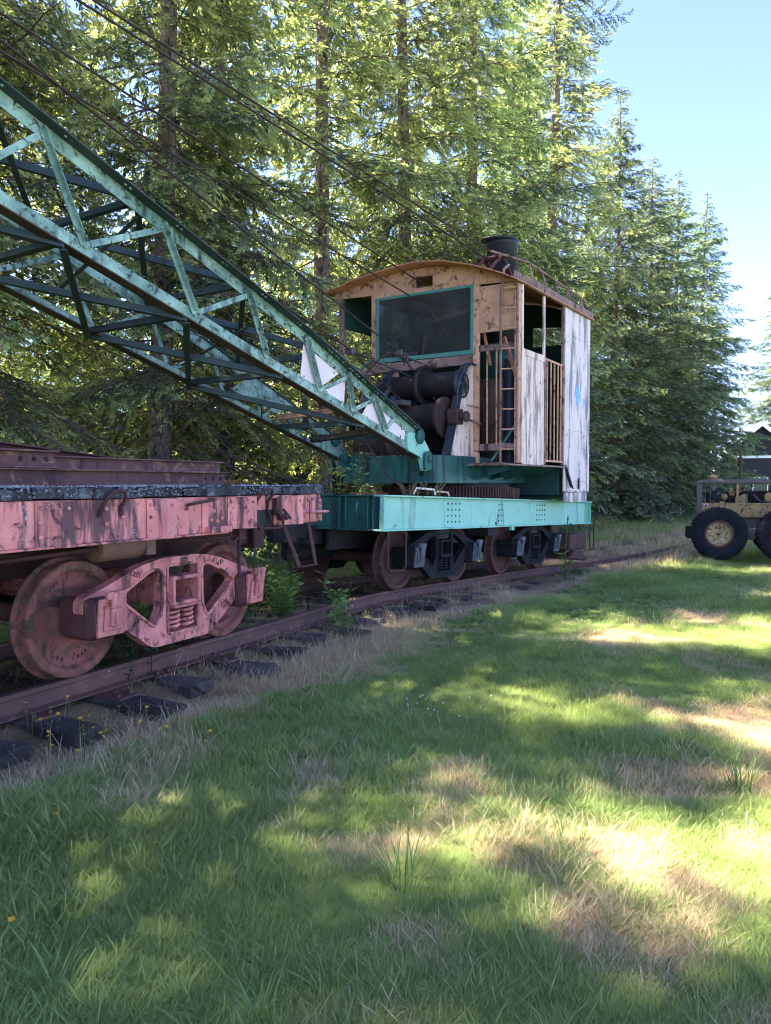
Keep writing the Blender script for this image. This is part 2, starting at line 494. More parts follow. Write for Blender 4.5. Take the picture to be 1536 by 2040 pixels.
# ------------------------------------------------------------------ ground and track geometry
def ground_z(x, y):
    x = np.asarray(x, float); y = np.asarray(y, float)
    t = np.clip((y - 8.0) / 11.0, 0, 1); t = t * t * (3 - 2 * t)
    z = -0.27 - 0.16 * t
    z = z + (vn1(x * 0.6 + 40, y * 0.6 + 40) - 0.5) * 0.05 + (vn2(x * 1.9 + 60, y * 1.9 + 60) - 0.5) * 0.025
    td = np.abs(track_dist(x, y))
    z = z + 0.055 * np.clip((1.15 - td) / 0.25, 0, 1) * np.clip((y - 1.0) / 2.0, 0, 1) * np.clip((17.0 - y) / 3.0, 0, 1)
    far = np.clip((y - 30) / 60, 0, 1)
    return z + far * 0.5 * vn1(x * 0.05 + 9, y * 0.05 + 9)

def catmull(P, n=12):
    P = [Vector(p) for p in P]; out = []
    for i in range(1, len(P) - 2):
        p0, p1, p2, p3 = P[i - 1:i + 3]
        for k in range(n):
            t = k / n
            out.append(0.5 * ((2 * p1) + (p2 - p0) * t + (2 * p0 - 5 * p1 + 4 * p2 - p3) * t * t + (3 * p1 - p0 - 3 * p2 + p3) * t ** 3))
    out.append(P[-2])
    return out
FL_O = Vector((-2.9554, 5.8616, 0.0)); FL_YAW = 0.4634
CR_O = Vector((-0.5648, 10.7511, -0.041)); CR_YAW = 0.5818
def dirv(yaw): return Vector((math.sin(yaw), math.cos(yaw), 0))
TRACK = catmull([FL_O - dirv(FL_YAW) * 14, FL_O - dirv(FL_YAW) * 10, FL_O - dirv(FL_YAW) * 4, FL_O, FL_O + dirv(FL_YAW) * 2.2,
                 CR_O + dirv(CR_YAW) * -0.3 + Vector((0, 0, 0.009)), CR_O + dirv(CR_YAW) * 2.5 + Vector((0, 0, -0.077)), CR_O + dirv(CR_YAW) * 5.0 + Vector((0, 0, -0.154)),
                 Vector((5.2, 18.9, -0.315)), Vector((7.9, 22.5, -0.33)), Vector((13, 29.2, -0.36)), Vector((17, 34, -0.4))], 16)
TRACK_NP = np.array([tuple(p) for p in TRACK])
def track_dist(x, y):
    """signed lateral distance to the track centre line (positive = right / camera side)"""
    pts = TRACK_NP[::4, :2]
    best = np.full(np.shape(x), 1e9); sgn = np.zeros(np.shape(x))
    for i in range(len(pts) - 1):
        a = pts[i]; d = pts[i + 1] - a; L2 = (d ** 2).sum()
        t = np.clip(((x - a[0]) * d[0] + (y - a[1]) * d[1]) / L2, 0, 1)
        px = x - a[0] - t * d[0]; py = y - a[1] - t * d[1]
        dd = np.hypot(px, py); s = np.sign(d[1] * px - d[0] * py)
        m = dd < best
        best = np.where(m, dd, best); sgn = np.where(m, s, sgn)
    return best * sgn

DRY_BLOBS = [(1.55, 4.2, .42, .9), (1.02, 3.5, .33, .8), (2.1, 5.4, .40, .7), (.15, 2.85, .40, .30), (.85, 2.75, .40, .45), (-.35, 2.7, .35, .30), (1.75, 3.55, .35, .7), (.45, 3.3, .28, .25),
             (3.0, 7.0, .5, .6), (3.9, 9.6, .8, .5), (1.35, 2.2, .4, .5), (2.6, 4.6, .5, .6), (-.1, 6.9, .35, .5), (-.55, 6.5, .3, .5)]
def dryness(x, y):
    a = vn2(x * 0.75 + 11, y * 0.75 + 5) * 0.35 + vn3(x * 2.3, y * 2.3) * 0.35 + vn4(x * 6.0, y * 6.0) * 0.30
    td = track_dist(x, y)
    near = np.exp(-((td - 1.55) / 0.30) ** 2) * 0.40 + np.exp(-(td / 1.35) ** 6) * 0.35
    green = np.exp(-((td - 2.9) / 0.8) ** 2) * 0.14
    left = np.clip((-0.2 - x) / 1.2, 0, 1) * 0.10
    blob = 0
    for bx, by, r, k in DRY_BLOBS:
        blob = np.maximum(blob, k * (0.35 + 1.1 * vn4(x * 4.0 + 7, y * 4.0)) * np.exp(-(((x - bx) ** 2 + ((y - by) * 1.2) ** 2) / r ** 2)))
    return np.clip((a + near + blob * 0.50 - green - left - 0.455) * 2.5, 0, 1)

def make_ground():
    def axis(lim, n, p):
        t = np.linspace(-1, 1, n); return np.sign(t) * np.abs(t) ** p * lim
    xs = axis(500, 221, 3.2); ys = 8 + axis(500, 261, 3.2)
    X, Y = np.meshgrid(xs, ys); Z = ground_z(X, Y)
    v = np.stack([X, Y, Z], -1).reshape(-1, 3)
    nx, ny = len(xs), len(ys)
    i = np.arange(nx * ny).reshape(ny, nx)
    f = np.stack([i[:-1, :-1], i[:-1, 1:], i[1:, 1:], i[1:, :-1]], -1).reshape(-1, 4)
    me = bpy.data.meshes.new('ground'); me.from_pydata(v.tolist(), [], f.tolist())
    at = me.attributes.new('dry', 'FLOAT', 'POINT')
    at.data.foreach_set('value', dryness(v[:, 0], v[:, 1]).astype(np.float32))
    me.polygons.foreach_set('use_smooth', np.ones(len(f), bool))
    m, nt, out = nmat('lawn_soil'); b = NB(nt)
    tc = b.n('ShaderNodeTexCoord').outputs['Object']
    a = b.n('ShaderNodeAttribute'); a.attribute_name = 'dry'
    n1 = b.noise(tc, 3, 8, 0.7); n2 = b.noise(tc, 40, 8, 0.7)
    g = b.mix(b.ramp(n2, [(0.3, 0.0), (0.7, 1.0)]), (0.035, 0.06, 0.018), (0.07, 0.11, 0.03))
    d = b.mix(b.ramp(n2, [(0.3, 0.0), (0.7, 1.0)]), (0.16, 0.11, 0.065), (0.32, 0.22, 0.13))
    fac = b.ramp(b.math('ADD', a.outputs['Fac'], b.math('MULTIPLY', n1, 0.4)), [(0.4, 0.0), (0.9, 1.0)])
    b.bsdf(out, b.mix(fac, g, d), 1.0, 0, b.bump(n2, 0.8, 0.02), 0.1)
    me.materials.append(m)
    o = bpy.data.objects.new('ground', me); COL.objects.link(o); tag(o, kind='structure')
    return o
make_ground()

# ------------------------------------------------------------------ grass
def tuft(seed, blades, h, spread, wid, lean=0.5, curl=0.5):
    r = np.random.default_rng(seed); V = []; F = []; tone = []
    for i in range(blades):
        a = r.uniform(0, 2 * PI); rad = spread * math.sqrt(r.random())
        bx, by = rad * math.cos(a), rad * math.sin(a)
        a2 = a + r.normal(0, 0.9); ln = lean * r.uniform(0.2, 1.2)
        hh = h * r.uniform(0.55, 1.15); w = wid * r.uniform(0.7, 1.3)
        dx, dy = math.cos(a2), math.sin(a2); sx, sy = -dy * w / 2, dx * w / 2
        b = len(V); t = r.random()
        for k, (s, ww) in enumerate(((0, 1.0), (0.45, 0.85), (0.8, 0.5))):
            off = hh * (ln * s + curl * s * s * 0.6); z = hh * s * (1 - 0.25 * curl * s)
            V.append((bx + dx * off - sx * ww, by + dy * off - sy * ww, z)); V.append((bx + dx * off + sx * ww, by + dy * off + sy * ww, z))
        off = hh * (ln + curl * 0.6); V.append((bx + dx * off, by + dy * off, hh * (1 - 0.3 * curl)))
        F += [(b, b + 1, b + 3, b + 2), (b + 2, b + 3, b + 5, b + 4), (b + 4, b + 5, b + 6)]
        tone += [t] * 3
    me = bpy.data.meshes.new('tuft'); me.from_pydata(V, [], F)
    at = me.attributes.new('tone', 'FLOAT', 'FACE'); at.data.foreach_set('value', np.array(tone, np.float32))
    return me

def grass_material():
    m, nt, out = nmat('grass_blades'); b = NB(nt)
    dry = b.n('ShaderNodeAttribute'); dry.attribute_name = 'dry'; dry.attribute_type = 'INSTANCER'
    var = b.n('ShaderNodeAttribute'); var.attribute_name = 'vary'; var.attribute_type = 'INSTANCER'
    tone = b.n('ShaderNodeAttribute'); tone.attribute_name = 'tone'
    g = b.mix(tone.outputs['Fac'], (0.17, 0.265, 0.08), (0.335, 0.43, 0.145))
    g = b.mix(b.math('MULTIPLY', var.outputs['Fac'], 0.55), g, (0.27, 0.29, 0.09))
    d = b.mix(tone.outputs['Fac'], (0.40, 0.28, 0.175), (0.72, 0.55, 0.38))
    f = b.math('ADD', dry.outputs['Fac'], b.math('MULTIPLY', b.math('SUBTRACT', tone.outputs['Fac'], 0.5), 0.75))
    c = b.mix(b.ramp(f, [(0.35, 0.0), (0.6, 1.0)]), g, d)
    p = b.n('ShaderNodeBsdfPrincipled'); b.link(c, p.inputs['Base Color'])
    p.inputs['Roughness'].default_value = 0.7; p.inputs['Specular IOR Level'].default_value = 0.2
    t = b.n('ShaderNodeBsdfTranslucent'); b.link(b.mix(1.0, c, (1.35, 1.3, 0.8), 'MULTIPLY'), t.inputs['Color'])
    mx = b.n('ShaderNodeMixShader'); mx.inputs[0].default_value = 0.35
    b.link(p.outputs[0], mx.inputs[1]); b.link(t.outputs[0], mx.inputs[2]); b.link(mx.outputs[0], out.inputs['Surface'])
    return m
M_GRASS = grass_material()

def scatter_object(name, pts, rotz, scale, dry, vary, tuft_meshes, mat, label, cat='grass', tilt=None):
    """one object: tufts placed on its own points with geometry nodes"""
    me = bpy.data.meshes.new(name)
    me.vertices.add(len(pts)); me.vertices.foreach_set('co', np.asarray(pts, np.float32).ravel())
    for nm, val in (('dry', dry), ('vary', vary), ('size', scale), ('turn', rotz)):
        at = me.attributes.new(nm, 'FLOAT', 'POINT'); at.data.foreach_set('value', np.asarray(val, np.float32))
    at = me.attributes.new('pick', 'INT', 'POINT'); at.data.foreach_set('value', rng.integers(0, len(tuft_meshes), len(pts)).astype(np.int32))
    o = bpy.data.objects.new(name, me); COL.objects.link(o)
    ng = bpy.data.node_groups.new(name + '_scatter', 'GeometryNodeTree')
    ng.interface.new_socket('Geometry', in_out='INPUT', socket_type='NodeSocketGeometry')
    ng.interface.new_socket('Geometry', in_out='OUTPUT', socket_type='NodeSocketGeometry')
    N = ng.nodes; L = ng.links
    gi = N.new('NodeGroupInput'); go = N.new('NodeGroupOutput')
    m2p = N.new('GeometryNodeMeshToPoints'); L.new(gi.outputs[0], m2p.inputs['Mesh'])
    g2i = N.new('GeometryNodeGeometryToInstance')
    for k, tm in enumerate(tuft_meshes):
        tm.materials.clear(); tm.materials.append(mat)
        so = bpy.data.objects.new('tuft_source', tm)
        oi = N.new('GeometryNodeObjectInfo'); oi.inputs['Object'].default_value = so
        oi.inputs['As Instance'].default_value = False
        L.new(oi.outputs['Geometry'], g2i.inputs['Geometry'])
    iop = N.new('GeometryNodeInstanceOnPoints')
    L.new(m2p.outputs[0], iop.inputs['Points']); L.new(g2i.outputs[0], iop.inputs['Instance'])
    iop.inputs['Pick Instance'].default_value = True
    def attr(nm, t='FLOAT'):
        a = N.new('GeometryNodeInputNamedAttribute'); a.data_type = t; a.inputs['Name'].default_value = nm
        return a.outputs[0]
    L.new(attr('pick', 'INT'), iop.inputs['Instance Index'])
    cx = N.new('ShaderNodeCombineXYZ'); L.new(attr('turn'), cx.inputs['Z'])
    e2r = N.new('FunctionNodeEulerToRotation'); L.new(cx.outputs[0], e2r.inputs[0])
    L.new(e2r.outputs[0], iop.inputs['Rotation'])
    L.new(attr('size'), iop.inputs['Scale'])
    L.new(iop.outputs[0], go.inputs[0])
    md = o.modifiers.new('scatter', 'NODES'); md.node_group = ng
    me.materials.append(mat)
    tag(o, label, cat, kind='stuff')
    return o

def wedge(n, r0, r1, half=0.56, y0=0.0):
    r = np.sqrt(rng.uniform(r0 ** 2, r1 ** 2, n)); t = rng.uniform(-half, half, n)
    return r * t, r  # x, depth

def lawn():
    X = []; Y = []; S = []
    for n, r0, r1, s in ((26000, 1.7, 4.0, 0.95), (34000, 4.0, 9.0, 1.1), (26000, 9.0, 18.0, 1.35), (20000, 18.0, 45.0, 2.0)):
        x, y = wedge(n, r0, r1); X.append(x); Y.append(y); S.append(np.full(n, s))
    X = np.concatenate(X); Y = np.concatenate(Y); S = np.concatenate(S)
    td = track_dist(X, Y)
    keep = (td > 1.75) | ((td < -1.5) & (rng.random(len(X)) < 0.5)) | ((np.abs(td) < 1.8) & (rng.random(len(X)) < 0.35) & (Y > 16.5)) | ((td > 1.5) & (rng.random(len(X)) < 0.4))
    # leave room under the trees
    keep &= ~((td < -6.5) & (Y < 30) & (rng.random(len(X)) < 0.85))
    X, Y, S, td = X[keep], Y[keep], S[keep], td[keep]
    d = dryness(X, Y)
    clump = vn3(X * 1.3 + 3, Y * 1.3 + 9)
    long = np.clip((-0.3 - X) / 1.2, 0, 1) * np.clip((7.5 - Y) / 3, 0, 1) * 0.45
    S = S * (0.36 + 0.58 * clump + long * 0.8) * rng.uniform(0.75, 1.25, len(X)) * (1 - 0.25 * d)
    S = np.where((Y > 13) & (td < 3.2), S * 1.7, S)
    S = np.where(Y > 19, S * 1.3, S)
    vary = vn2(X * 0.9 + 70, Y * 0.9) * 0.7 + rng.random(len(X)) * 0.3
    P = np.stack([X, Y, ground_z(X, Y) - 0.005], -1)
    T = [tuft(100 + k, 26, 0.074, 0.085, 0.0032, 0.75, 0.7) for k in range(4)] + [tuft(110 + k, 18, 0.085, 0.06, 0.0034, 0.5, 0.6) for k in range(3)] + [tuft(120, 8, 0.13, 0.04, 0.0044, 0.6, 0.7), tuft(121, 30, 0.05, 0.10, 0.0032, 1.3, 0.8), tuft(122, 30, 0.045, 0.10, 0.0032, 1.6, 0.6)]
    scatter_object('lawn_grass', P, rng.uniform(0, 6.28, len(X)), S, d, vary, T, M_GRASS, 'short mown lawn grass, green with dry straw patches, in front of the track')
lawn()

def straw():
    """dry straw and tall thin grass beside and between the rails"""
    n = 11000
    s = rng.uniform(0, 1, n) ** 0.8
    idx = (s * (len(TRACK_NP) - 60)).astype(int)
    base = TRACK_NP[idx] + 0
    nx = TRACK_NP[np.minimum(idx + 1, len(TRACK_NP) - 1)] - TRACK_NP[idx]
    nx /= np.linalg.norm(nx[:, :2], axis=1)[:, None]
    side = np.where(rng.random(n) < 0.6, rng.normal(1.55, 0.22, n), rng.uniform(-1.6, 1.35, n))
    X = base[:, 0] + nx[:, 1] * side + nx[:, 0] * rng.uniform(-.2, .2, n); Y = base[:, 1] - nx[:, 0] * side + nx[:, 1] * rng.uniform(-.2, .2, n)
    keep = (Y > 2.5) & (Y < 30) & ((Y > 6.0) | (rng.random(n) < 0.45)) & (np.abs(X) < Y * 0.62 + 0.6)
    keep &= (vn3(X * 2.2 + 5, Y * 2.2) > 0.38) | (np.abs(track_dist(X, Y)) < 1.1)
    X, Y = X[keep], Y[keep]; n = len(X)
    P = np.stack([X, Y, ground_z(X, Y) - 0.005], -1)
    T = [tuft(200 + k, 18, 0.10, 0.09, 0.0034, 1.9, 0.9) for k in range(3)] + [tuft(210 + k, 6, 0.20, 0.05, 0.0034, 0.45, 0.5) for k in range(3)]
    scatter_object('dry_track_grass', P, rng.uniform(0, 6.28, n), rng.uniform(0.35, 0.95, n), np.clip(rng.normal(0.85, 0.2, n), 0, 1), rng.random(n), T, M_GRASS,
                   'dry straw-coloured grass matted along the tie ends beside the rail')
straw()

def meadow():
    """long meadow grass on the far side of the lawn and behind the track"""
    n = 9000
    x, y = wedge(n, 14, 46, 0.55)
    td = track_dist(x, y)
    keep = ((td < -1.6) & (td > -7)) | ((y > 20) & (td < 1.2) & (td > -6)) | ((td > 1.6) & (td < 2.6) & (y > 15) & (y < 22))
    x, y = x[keep], y[keep]; n = len(x)
    P = np.stack([x, y, ground_z(x, y) - 0.01], -1)
    T = [tuft(300 + k, 16, 0.36, 0.14, 0.008, 0.5, 0.8) for k in range(4)]
    scatter_object('meadow_grass', P, rng.uniform(0, 6.28, n), rng.uniform(0.5, 1.1, n), np.clip(vn1(x * 0.5, y * 0.5) * 1.1, 0, 1), rng.random(n), T, M_GRASS,
                   'long uncut meadow grass between the track and the fir trees')
meadow()

# ------------------------------------------------------------------ track
def build_track():
    root = empty('railway_track', (0, 0, 0), 0, 'rusty railway track on dark timber ties curving away past the lawn', 'railway track')
    prof = [(-0.07, -0.158), (0.07, -0.158), (0.07, -0.148), (0.022, -0.135), (0.011, -0.122), (0.011, -0.045), (0.034, -0.034),
            (0.034, -0.006), (0.028, 0.0), (-0.028, 0.0), (-0.034, -0.006), (-0.034, -0.034), (-0.011, -0.045), (-0.011, -0.122), (-0.022, -0.135), (-0.07, -0.148)]
    n = len(TRACK); m = len(prof)
    tang = []
    for i in range(n):
        d = TRACK[min(i + 1, n - 1)] - TRACK[max(i - 1, 0)]; d.normalize(); tang.append(d)
    for side in (1, -1):
        mb = MB(); vs = []; fs = []
        for i in range(n):
            lat = Vector((tang[i].y, -tang[i].x, 0)).normalized()
            c = TRACK[i] + lat * (side * 0.7525)
            for a, z in prof: vs.append(c + lat * a + Vector((0, 0, z - 0.002)))
        for i in range(n - 1):
            for k in range(m):
                k2 = (k + 1) % m
                fs.append((i * m + k, i * m + k2, (i + 1) * m + k2, (i + 1) * m + k))
        mb.add(vs, fs); mb.add(vs[:m], [tuple(range(m))]); mb.add(vs[-m:], [tuple(range(m))])
        rail = mb.build('rail', M_RAIL, root)
        if side == 1:
            # joint bar with bolts near the crane's leading wheel
            best = min(range(n), key=lambda i: abs(TRACK[i].y - 9.55))
            c = TRACK[best]; d = tang[best]; lat = Vector((d.y, -d.x, 0)).normalized(); o = c + lat * 0.7525
            jb = MB(); jb.bar(o + lat * 0.028 - d * 0.32 + Vector((0, 0, -0.085)), o + lat * 0.028 + d * 0.32 + Vector((0, 0, -0.085)), 0.022, 0.075)
            jo = jb.build('joint_bar', M_RAIL, root, 0.004)
            bb = MB()
            for k in range(4): bb.rivet(o + lat * 0.039 + d * (-0.25 + k * 0.165) + Vector((0, 0, -0.083)), lat, 0.02)
            tag(bb.build('joint_bolts', M_GALV, root), kind='stuff')
    # ties
    s = [0.0]
    for i in range(1, n): s.append(s[-1] + (TRACK[i] - TRACK[i - 1]).length)
    pos = 0.2; k = 0
    pm = MB(); pm.box(-0.09, 0.09, -0.17, 0.17, 0.0, 0.018)
    for a, b2 in ((-0.06, -0.11), (0.06, 0.11), (-0.06, 0.11), (0.06, -0.11)): pm.box(a - 0.012, a + 0.012, b2 - 0.02, b2 + 0.02, 0.018, 0.04)
    plate_me = pm.mesh('tie_plate'); plate_me.materials.append(M_RAIL)
    tie_meshes = []
    for q in range(5):
        mb = MB()
        random.seed(40 + q)
        # worn, chipped timber: eight-sided cross-section lofted along its length
        rows = 9; vs = []; fs = []
        for r in range(rows):
            y = -1.32 + 2.64 * r / (rows - 1)
            e = 0.012 if 0 < r < rows - 1 else 0.03
            ring = [(-0.115, -0.17), (0.115, -0.17), (0.118, -0.02), (0.10, 0.0), (0.03, 0.004), (-0.03, 0.0), (-0.10, 0.0), (-0.118, -0.02)]
            for a, z in ring:
                vs.append((a + random.uniform(-e, e) * 0.6, y + (random.uniform(-0.03, 0.03) if r in (0, rows - 1) else 0), z + random.uniform(-e, e) * 0.7))
        for r in range(rows - 1):
            for i in range(8):
                fs.append((r * 8 + i, r * 8 + (i + 1) % 8, (r + 1) * 8 + (i + 1) % 8, (r + 1) * 8 + i))
        fs += [tuple(range(8)), tuple(range((rows - 1) * 8, rows * 8))]
        mb.add(vs, fs); me = mb.mesh('tie'); me.materials.append(M_TIE); tie_meshes.append(me)
    while pos < s[-1] - 9:
        j = max(i for i in range(n) if s[i] <= pos)
        f = (pos - s[j]) / max(1e-6, s[min(j + 1, n - 1)] - s[j])
        c = TRACK[j].lerp(TRACK[min(j + 1, n - 1)], f); d = tang[j]
        if c.y > 0.2:
            t = bpy.data.objects.new('tie', tie_meshes[k % 5]); COL.objects.link(t); t.parent = root
            rz = math.atan2(-d.x, d.y) + random.uniform(-0.07, 0.07)
            lat = Vector((d.y, -d.x, 0))
            t.location = c + lat * random.uniform(-0.16, 0.16) + Vector((0, 0, -0.180 - 0.0 * random.random()))
            # tie runs across the track: its local Y along lateral
            t.rotation_euler = (random.uniform(-0.012, 0.012), random.uniform(-0.02, 0.02), rz + PI / 2)
            for sd in (1, -1):
                p = bpy.data.objects.new('tie_plate', plate_me); COL.objects.link(p); p.parent = t
                p.location = (0, sd * 0.7525, 0.004)
        k += 1; pos += 0.58 + random.uniform(-0.10, 0.10)
build_track()
# ------------------------------------------------------------------ railway trucks (shared by the flat car and the crane)
def wheel_mesh(mat):
    mb = MB()
    prof = [(0.0, -0.80), (0.105, -0.80), (0.118, -0.79), (0.135, -0.755), (0.17, -0.738), (0.25, -0.735), (0.325, -0.748), (0.345, -0.765), (0.352, -0.792),
            (0.360, -0.80), (0.408, -0.80), (0.418, -0.793), (0.4195, -0.78), (0.4205, -0.705), (0.426, -0.697), (0.444, -0.69), (0.448, -0.68), (0.442, -0.667), (0.43, -0.665),
            (0.36, -0.665), (0.345, -0.675), (0.33, -0.70), (0.15, -0.685), (0.13, -0.66), (0.0, -0.66)]
    mb.lathe(prof, (0, 0, 0), 'y', 64)
    me = mb.mesh('wheel'); me.materials.append(mat)
    return me

def side_frame(parent, xc, side, mat, mat_lid, mat_spring, T, lettering=None, lid_tilt=0.10, mat_box=None):
    """cast side frame with journal boxes, lids, bolster end and springs; side -1 is the camera side"""
    sy = -side  # mirror factor for y (geometry written for the -y side)
    Fm = Matrix.Scale(1, 4) if side == -1 else Matrix.Scale(-1, 4, (0, 1, 0))
    TT = (T @ Fm) if T is not None else Fm
    outer = [(-1.0, .60), (-.80, .655), (-.45, .775), (-.22, .815), (.22, .815), (.45, .775), (.80, .655), (1.0, .60),
             (1.0, .47), (.78, .44), (.33, .135), (-.33, .135), (-.78, .44), (-1.0, .47)]
    outer = round_poly([(xc + a, z) for a, z in outer], 0.06, 3)
    wl = round_poly([(xc - .68, .565), (xc - .33, .735), (xc - .222, .725), (xc - .222, .42), (xc - .305, .285)], 0.05, 4)
    wr = round_poly([(xc + .68, .565), (xc + .305, .285), (xc + .245, .42), (xc + .245, .725), (xc + .33, .735)], 0.05, 4)
    op = round_poly([(xc - .165, .75), (xc - .165, .215), (xc + .195, .215), (xc + .195, .75)], 0.025, 3)
    mb = MB(TT); mb.prism(outer, -1.045, -0.955, 'xz', [wl, wr, op])
    fr = mb.build('side_frame', mat, parent, 0.012, seg=2)
    lip = MB(TT)
    for h in (wl, wr, op): lip.tube([(a, -1.045, z) for a, z in h], 0.013, 6, closed=True)
    lip.build('window_lip', mat, fr)
    # journal boxes and lids
    for a in (-0.835, 0.835):
        x = xc + a
        jb = MB(TT)
        # body: rounded box tapering outward
        sec = round_poly([(-.15, .30), (.15, .30), (.16, .60), (-.16, .60)], 0.06, 3)
        n = len(sec); vs = []; fs = []
        for y, k, dz in ((-0.80, 0.92, 0.0), (-0.93, 1.0, 0.0), (-1.06, 1.0, 0.0), (-1.135, 0.86, 0.012)):
            for q in sec: vs.append((x + q[0] * k, y, 0.44 + (q[1] - 0.44) * k + dz))
        for i in range(3):
            for k in range(n): fs.append((i * n + k, i * n + (k + 1) % n, (i + 1) * n + (k + 1) % n, (i + 1) * n + k))
        fs += [tuple(range(n)), tuple(range(3 * n, 4 * n))]
        jb.add(vs, fs, False); jb.build('journal_box', mat_box or mat, fr, 0.008)
        lid = MB(TT)
        Mx = Matrix.Translation((x, -1.142, 0.475)) @ Matrix.Rotation(lid_tilt, 4, 'X')
        lid.box(-.125, .125, -.02, .006, -.145, .125, Mx)
        lid.box(-.085, .085, -.034, -.02, -.10, .07, Mx)
        lid.box(-.05, .05, -.062, -.034, .06, .165, Mx)            # hinge block
        lid.box(-.085, .085, -.052, -.012, .12, .175, Mx)
        lid.box(-.042, .042, -.055, -.034, -.07, .06, Mx)          # spring strap
        lid.box(-.016, .016, -.066, -.055, -.05, .03, Mx)
        lo = lid.build('journal_lid', mat_lid, fr, 0.008)
    # bolster end: open box section
    bo = MB(TT)
    x0, x1, z0, z1 = xc - .155, xc + .165, .435, .665
    bo.prism([(x0, z0), (x1, z0), (x1, z1), (x0, z1)], -1.10, -0.55, 'xz', [[(x0 + .03, z0 + .03), (x1 - .03, z0 + .03), (x1 - .03, z1 - .03), (x0 + .03, z1 - .03)]])
    bo.box(x0 + .03, x1 - .03, -0.72, -0.70, z0 + .03, z1 - .03)
    bo.box(x0 + .005, x1 + .02, -1.115, -0.93, z0 - .02, z0)
    bo.build('bolster_end', mat, fr, 0.006)
    for k, (dx, dy) in enumerate(((-.075, -.99), (.085, -.99), (-.075, -.86), (.085, -.86))):
        sp = MB(TT)
        pts = []
        turns = 4.6; m = 64
        for i in range(m + 1):
            t = i / m; an = 2 * PI * turns * t
            pts.append((xc + .01 + dx + .058 * math.cos(an), dy + .058 * math.sin(an), .236 + .175 * t))
        sp.tube(pts, 0.0155, 6)
        sp.build('spring', mat_spring, fr)
    pl = MB(TT); pl.box(xc - .16, xc + .19, -1.07, -0.80, .205, .228); pl.build('spring_plank', mat, fr, 0.004)
    if lettering and side == -1:
        for s, a, z, ang, size in lettering:
            M = Matrix.Translation((xc + a, -1.046, z)) @ Matrix.Rotation(ang, 4, Vector((0, -1, 0))) @ Matrix.Rotation(PI / 2, 4, 'X')
            if T is not None: M = T @ M
            text_part(s, size, M_LETTER, fr, M)
    return fr

def running_gear(parent, xc, wb, wheel_me, mat, mat_lid, mat_spring, T, lettering=None, mat_box=None):
    side_frame(parent, xc, -1, mat, mat_lid, mat_spring, T, lettering, mat_box=mat_box)
    side_frame(parent, xc, 1, mat, mat_lid, mat_spring, T)
    for sx in (-1, 1):
        x = xc + sx * wb / 2
        for side in (-1, 1):
            w = bpy.data.objects.new('wheel', wheel_me); COL.objects.link(w); w.parent = parent
            M = Matrix.Translation((x, 0, 0.419)) @ (Matrix.Identity(4) if side == -1 else Matrix.Rotation(PI, 4, 'Z'))
            if T is not None: M = T @ M
            w.matrix_local = M @ Matrix.Rotation(random.uniform(0, 6), 4, 'Y')
        ax = MB(T); ax.tube([(x, -1.0, .419), (x, -.6, .419), (x, .6, .419), (x, 1.0, .419)], .075, 14); ax.build('axle', M_DARKRED, parent)
    bl = MB(T); bl.box(xc - .15, xc + .16, -.56, .56, .44, .68); bl.box(xc - .2, xc + .2, -.2, .2, .68, .80)
    bl.build('truck_bolster', mat, parent, 0.01)
    br = MB(T)
    for sx in (-1, 1):
        xb = xc + sx * (wb / 2 - .50); br.box(xb - .035, xb + .035, -.85, .85, .36, .43)
        for s in (-.7525, .7525): br.box(xb + sx * .03 - .02, xb + sx * .03 + .03, s - .06, s + .06, .30, .52)
    br.build('brake_beam', M_DARKRED, parent, 0.006)

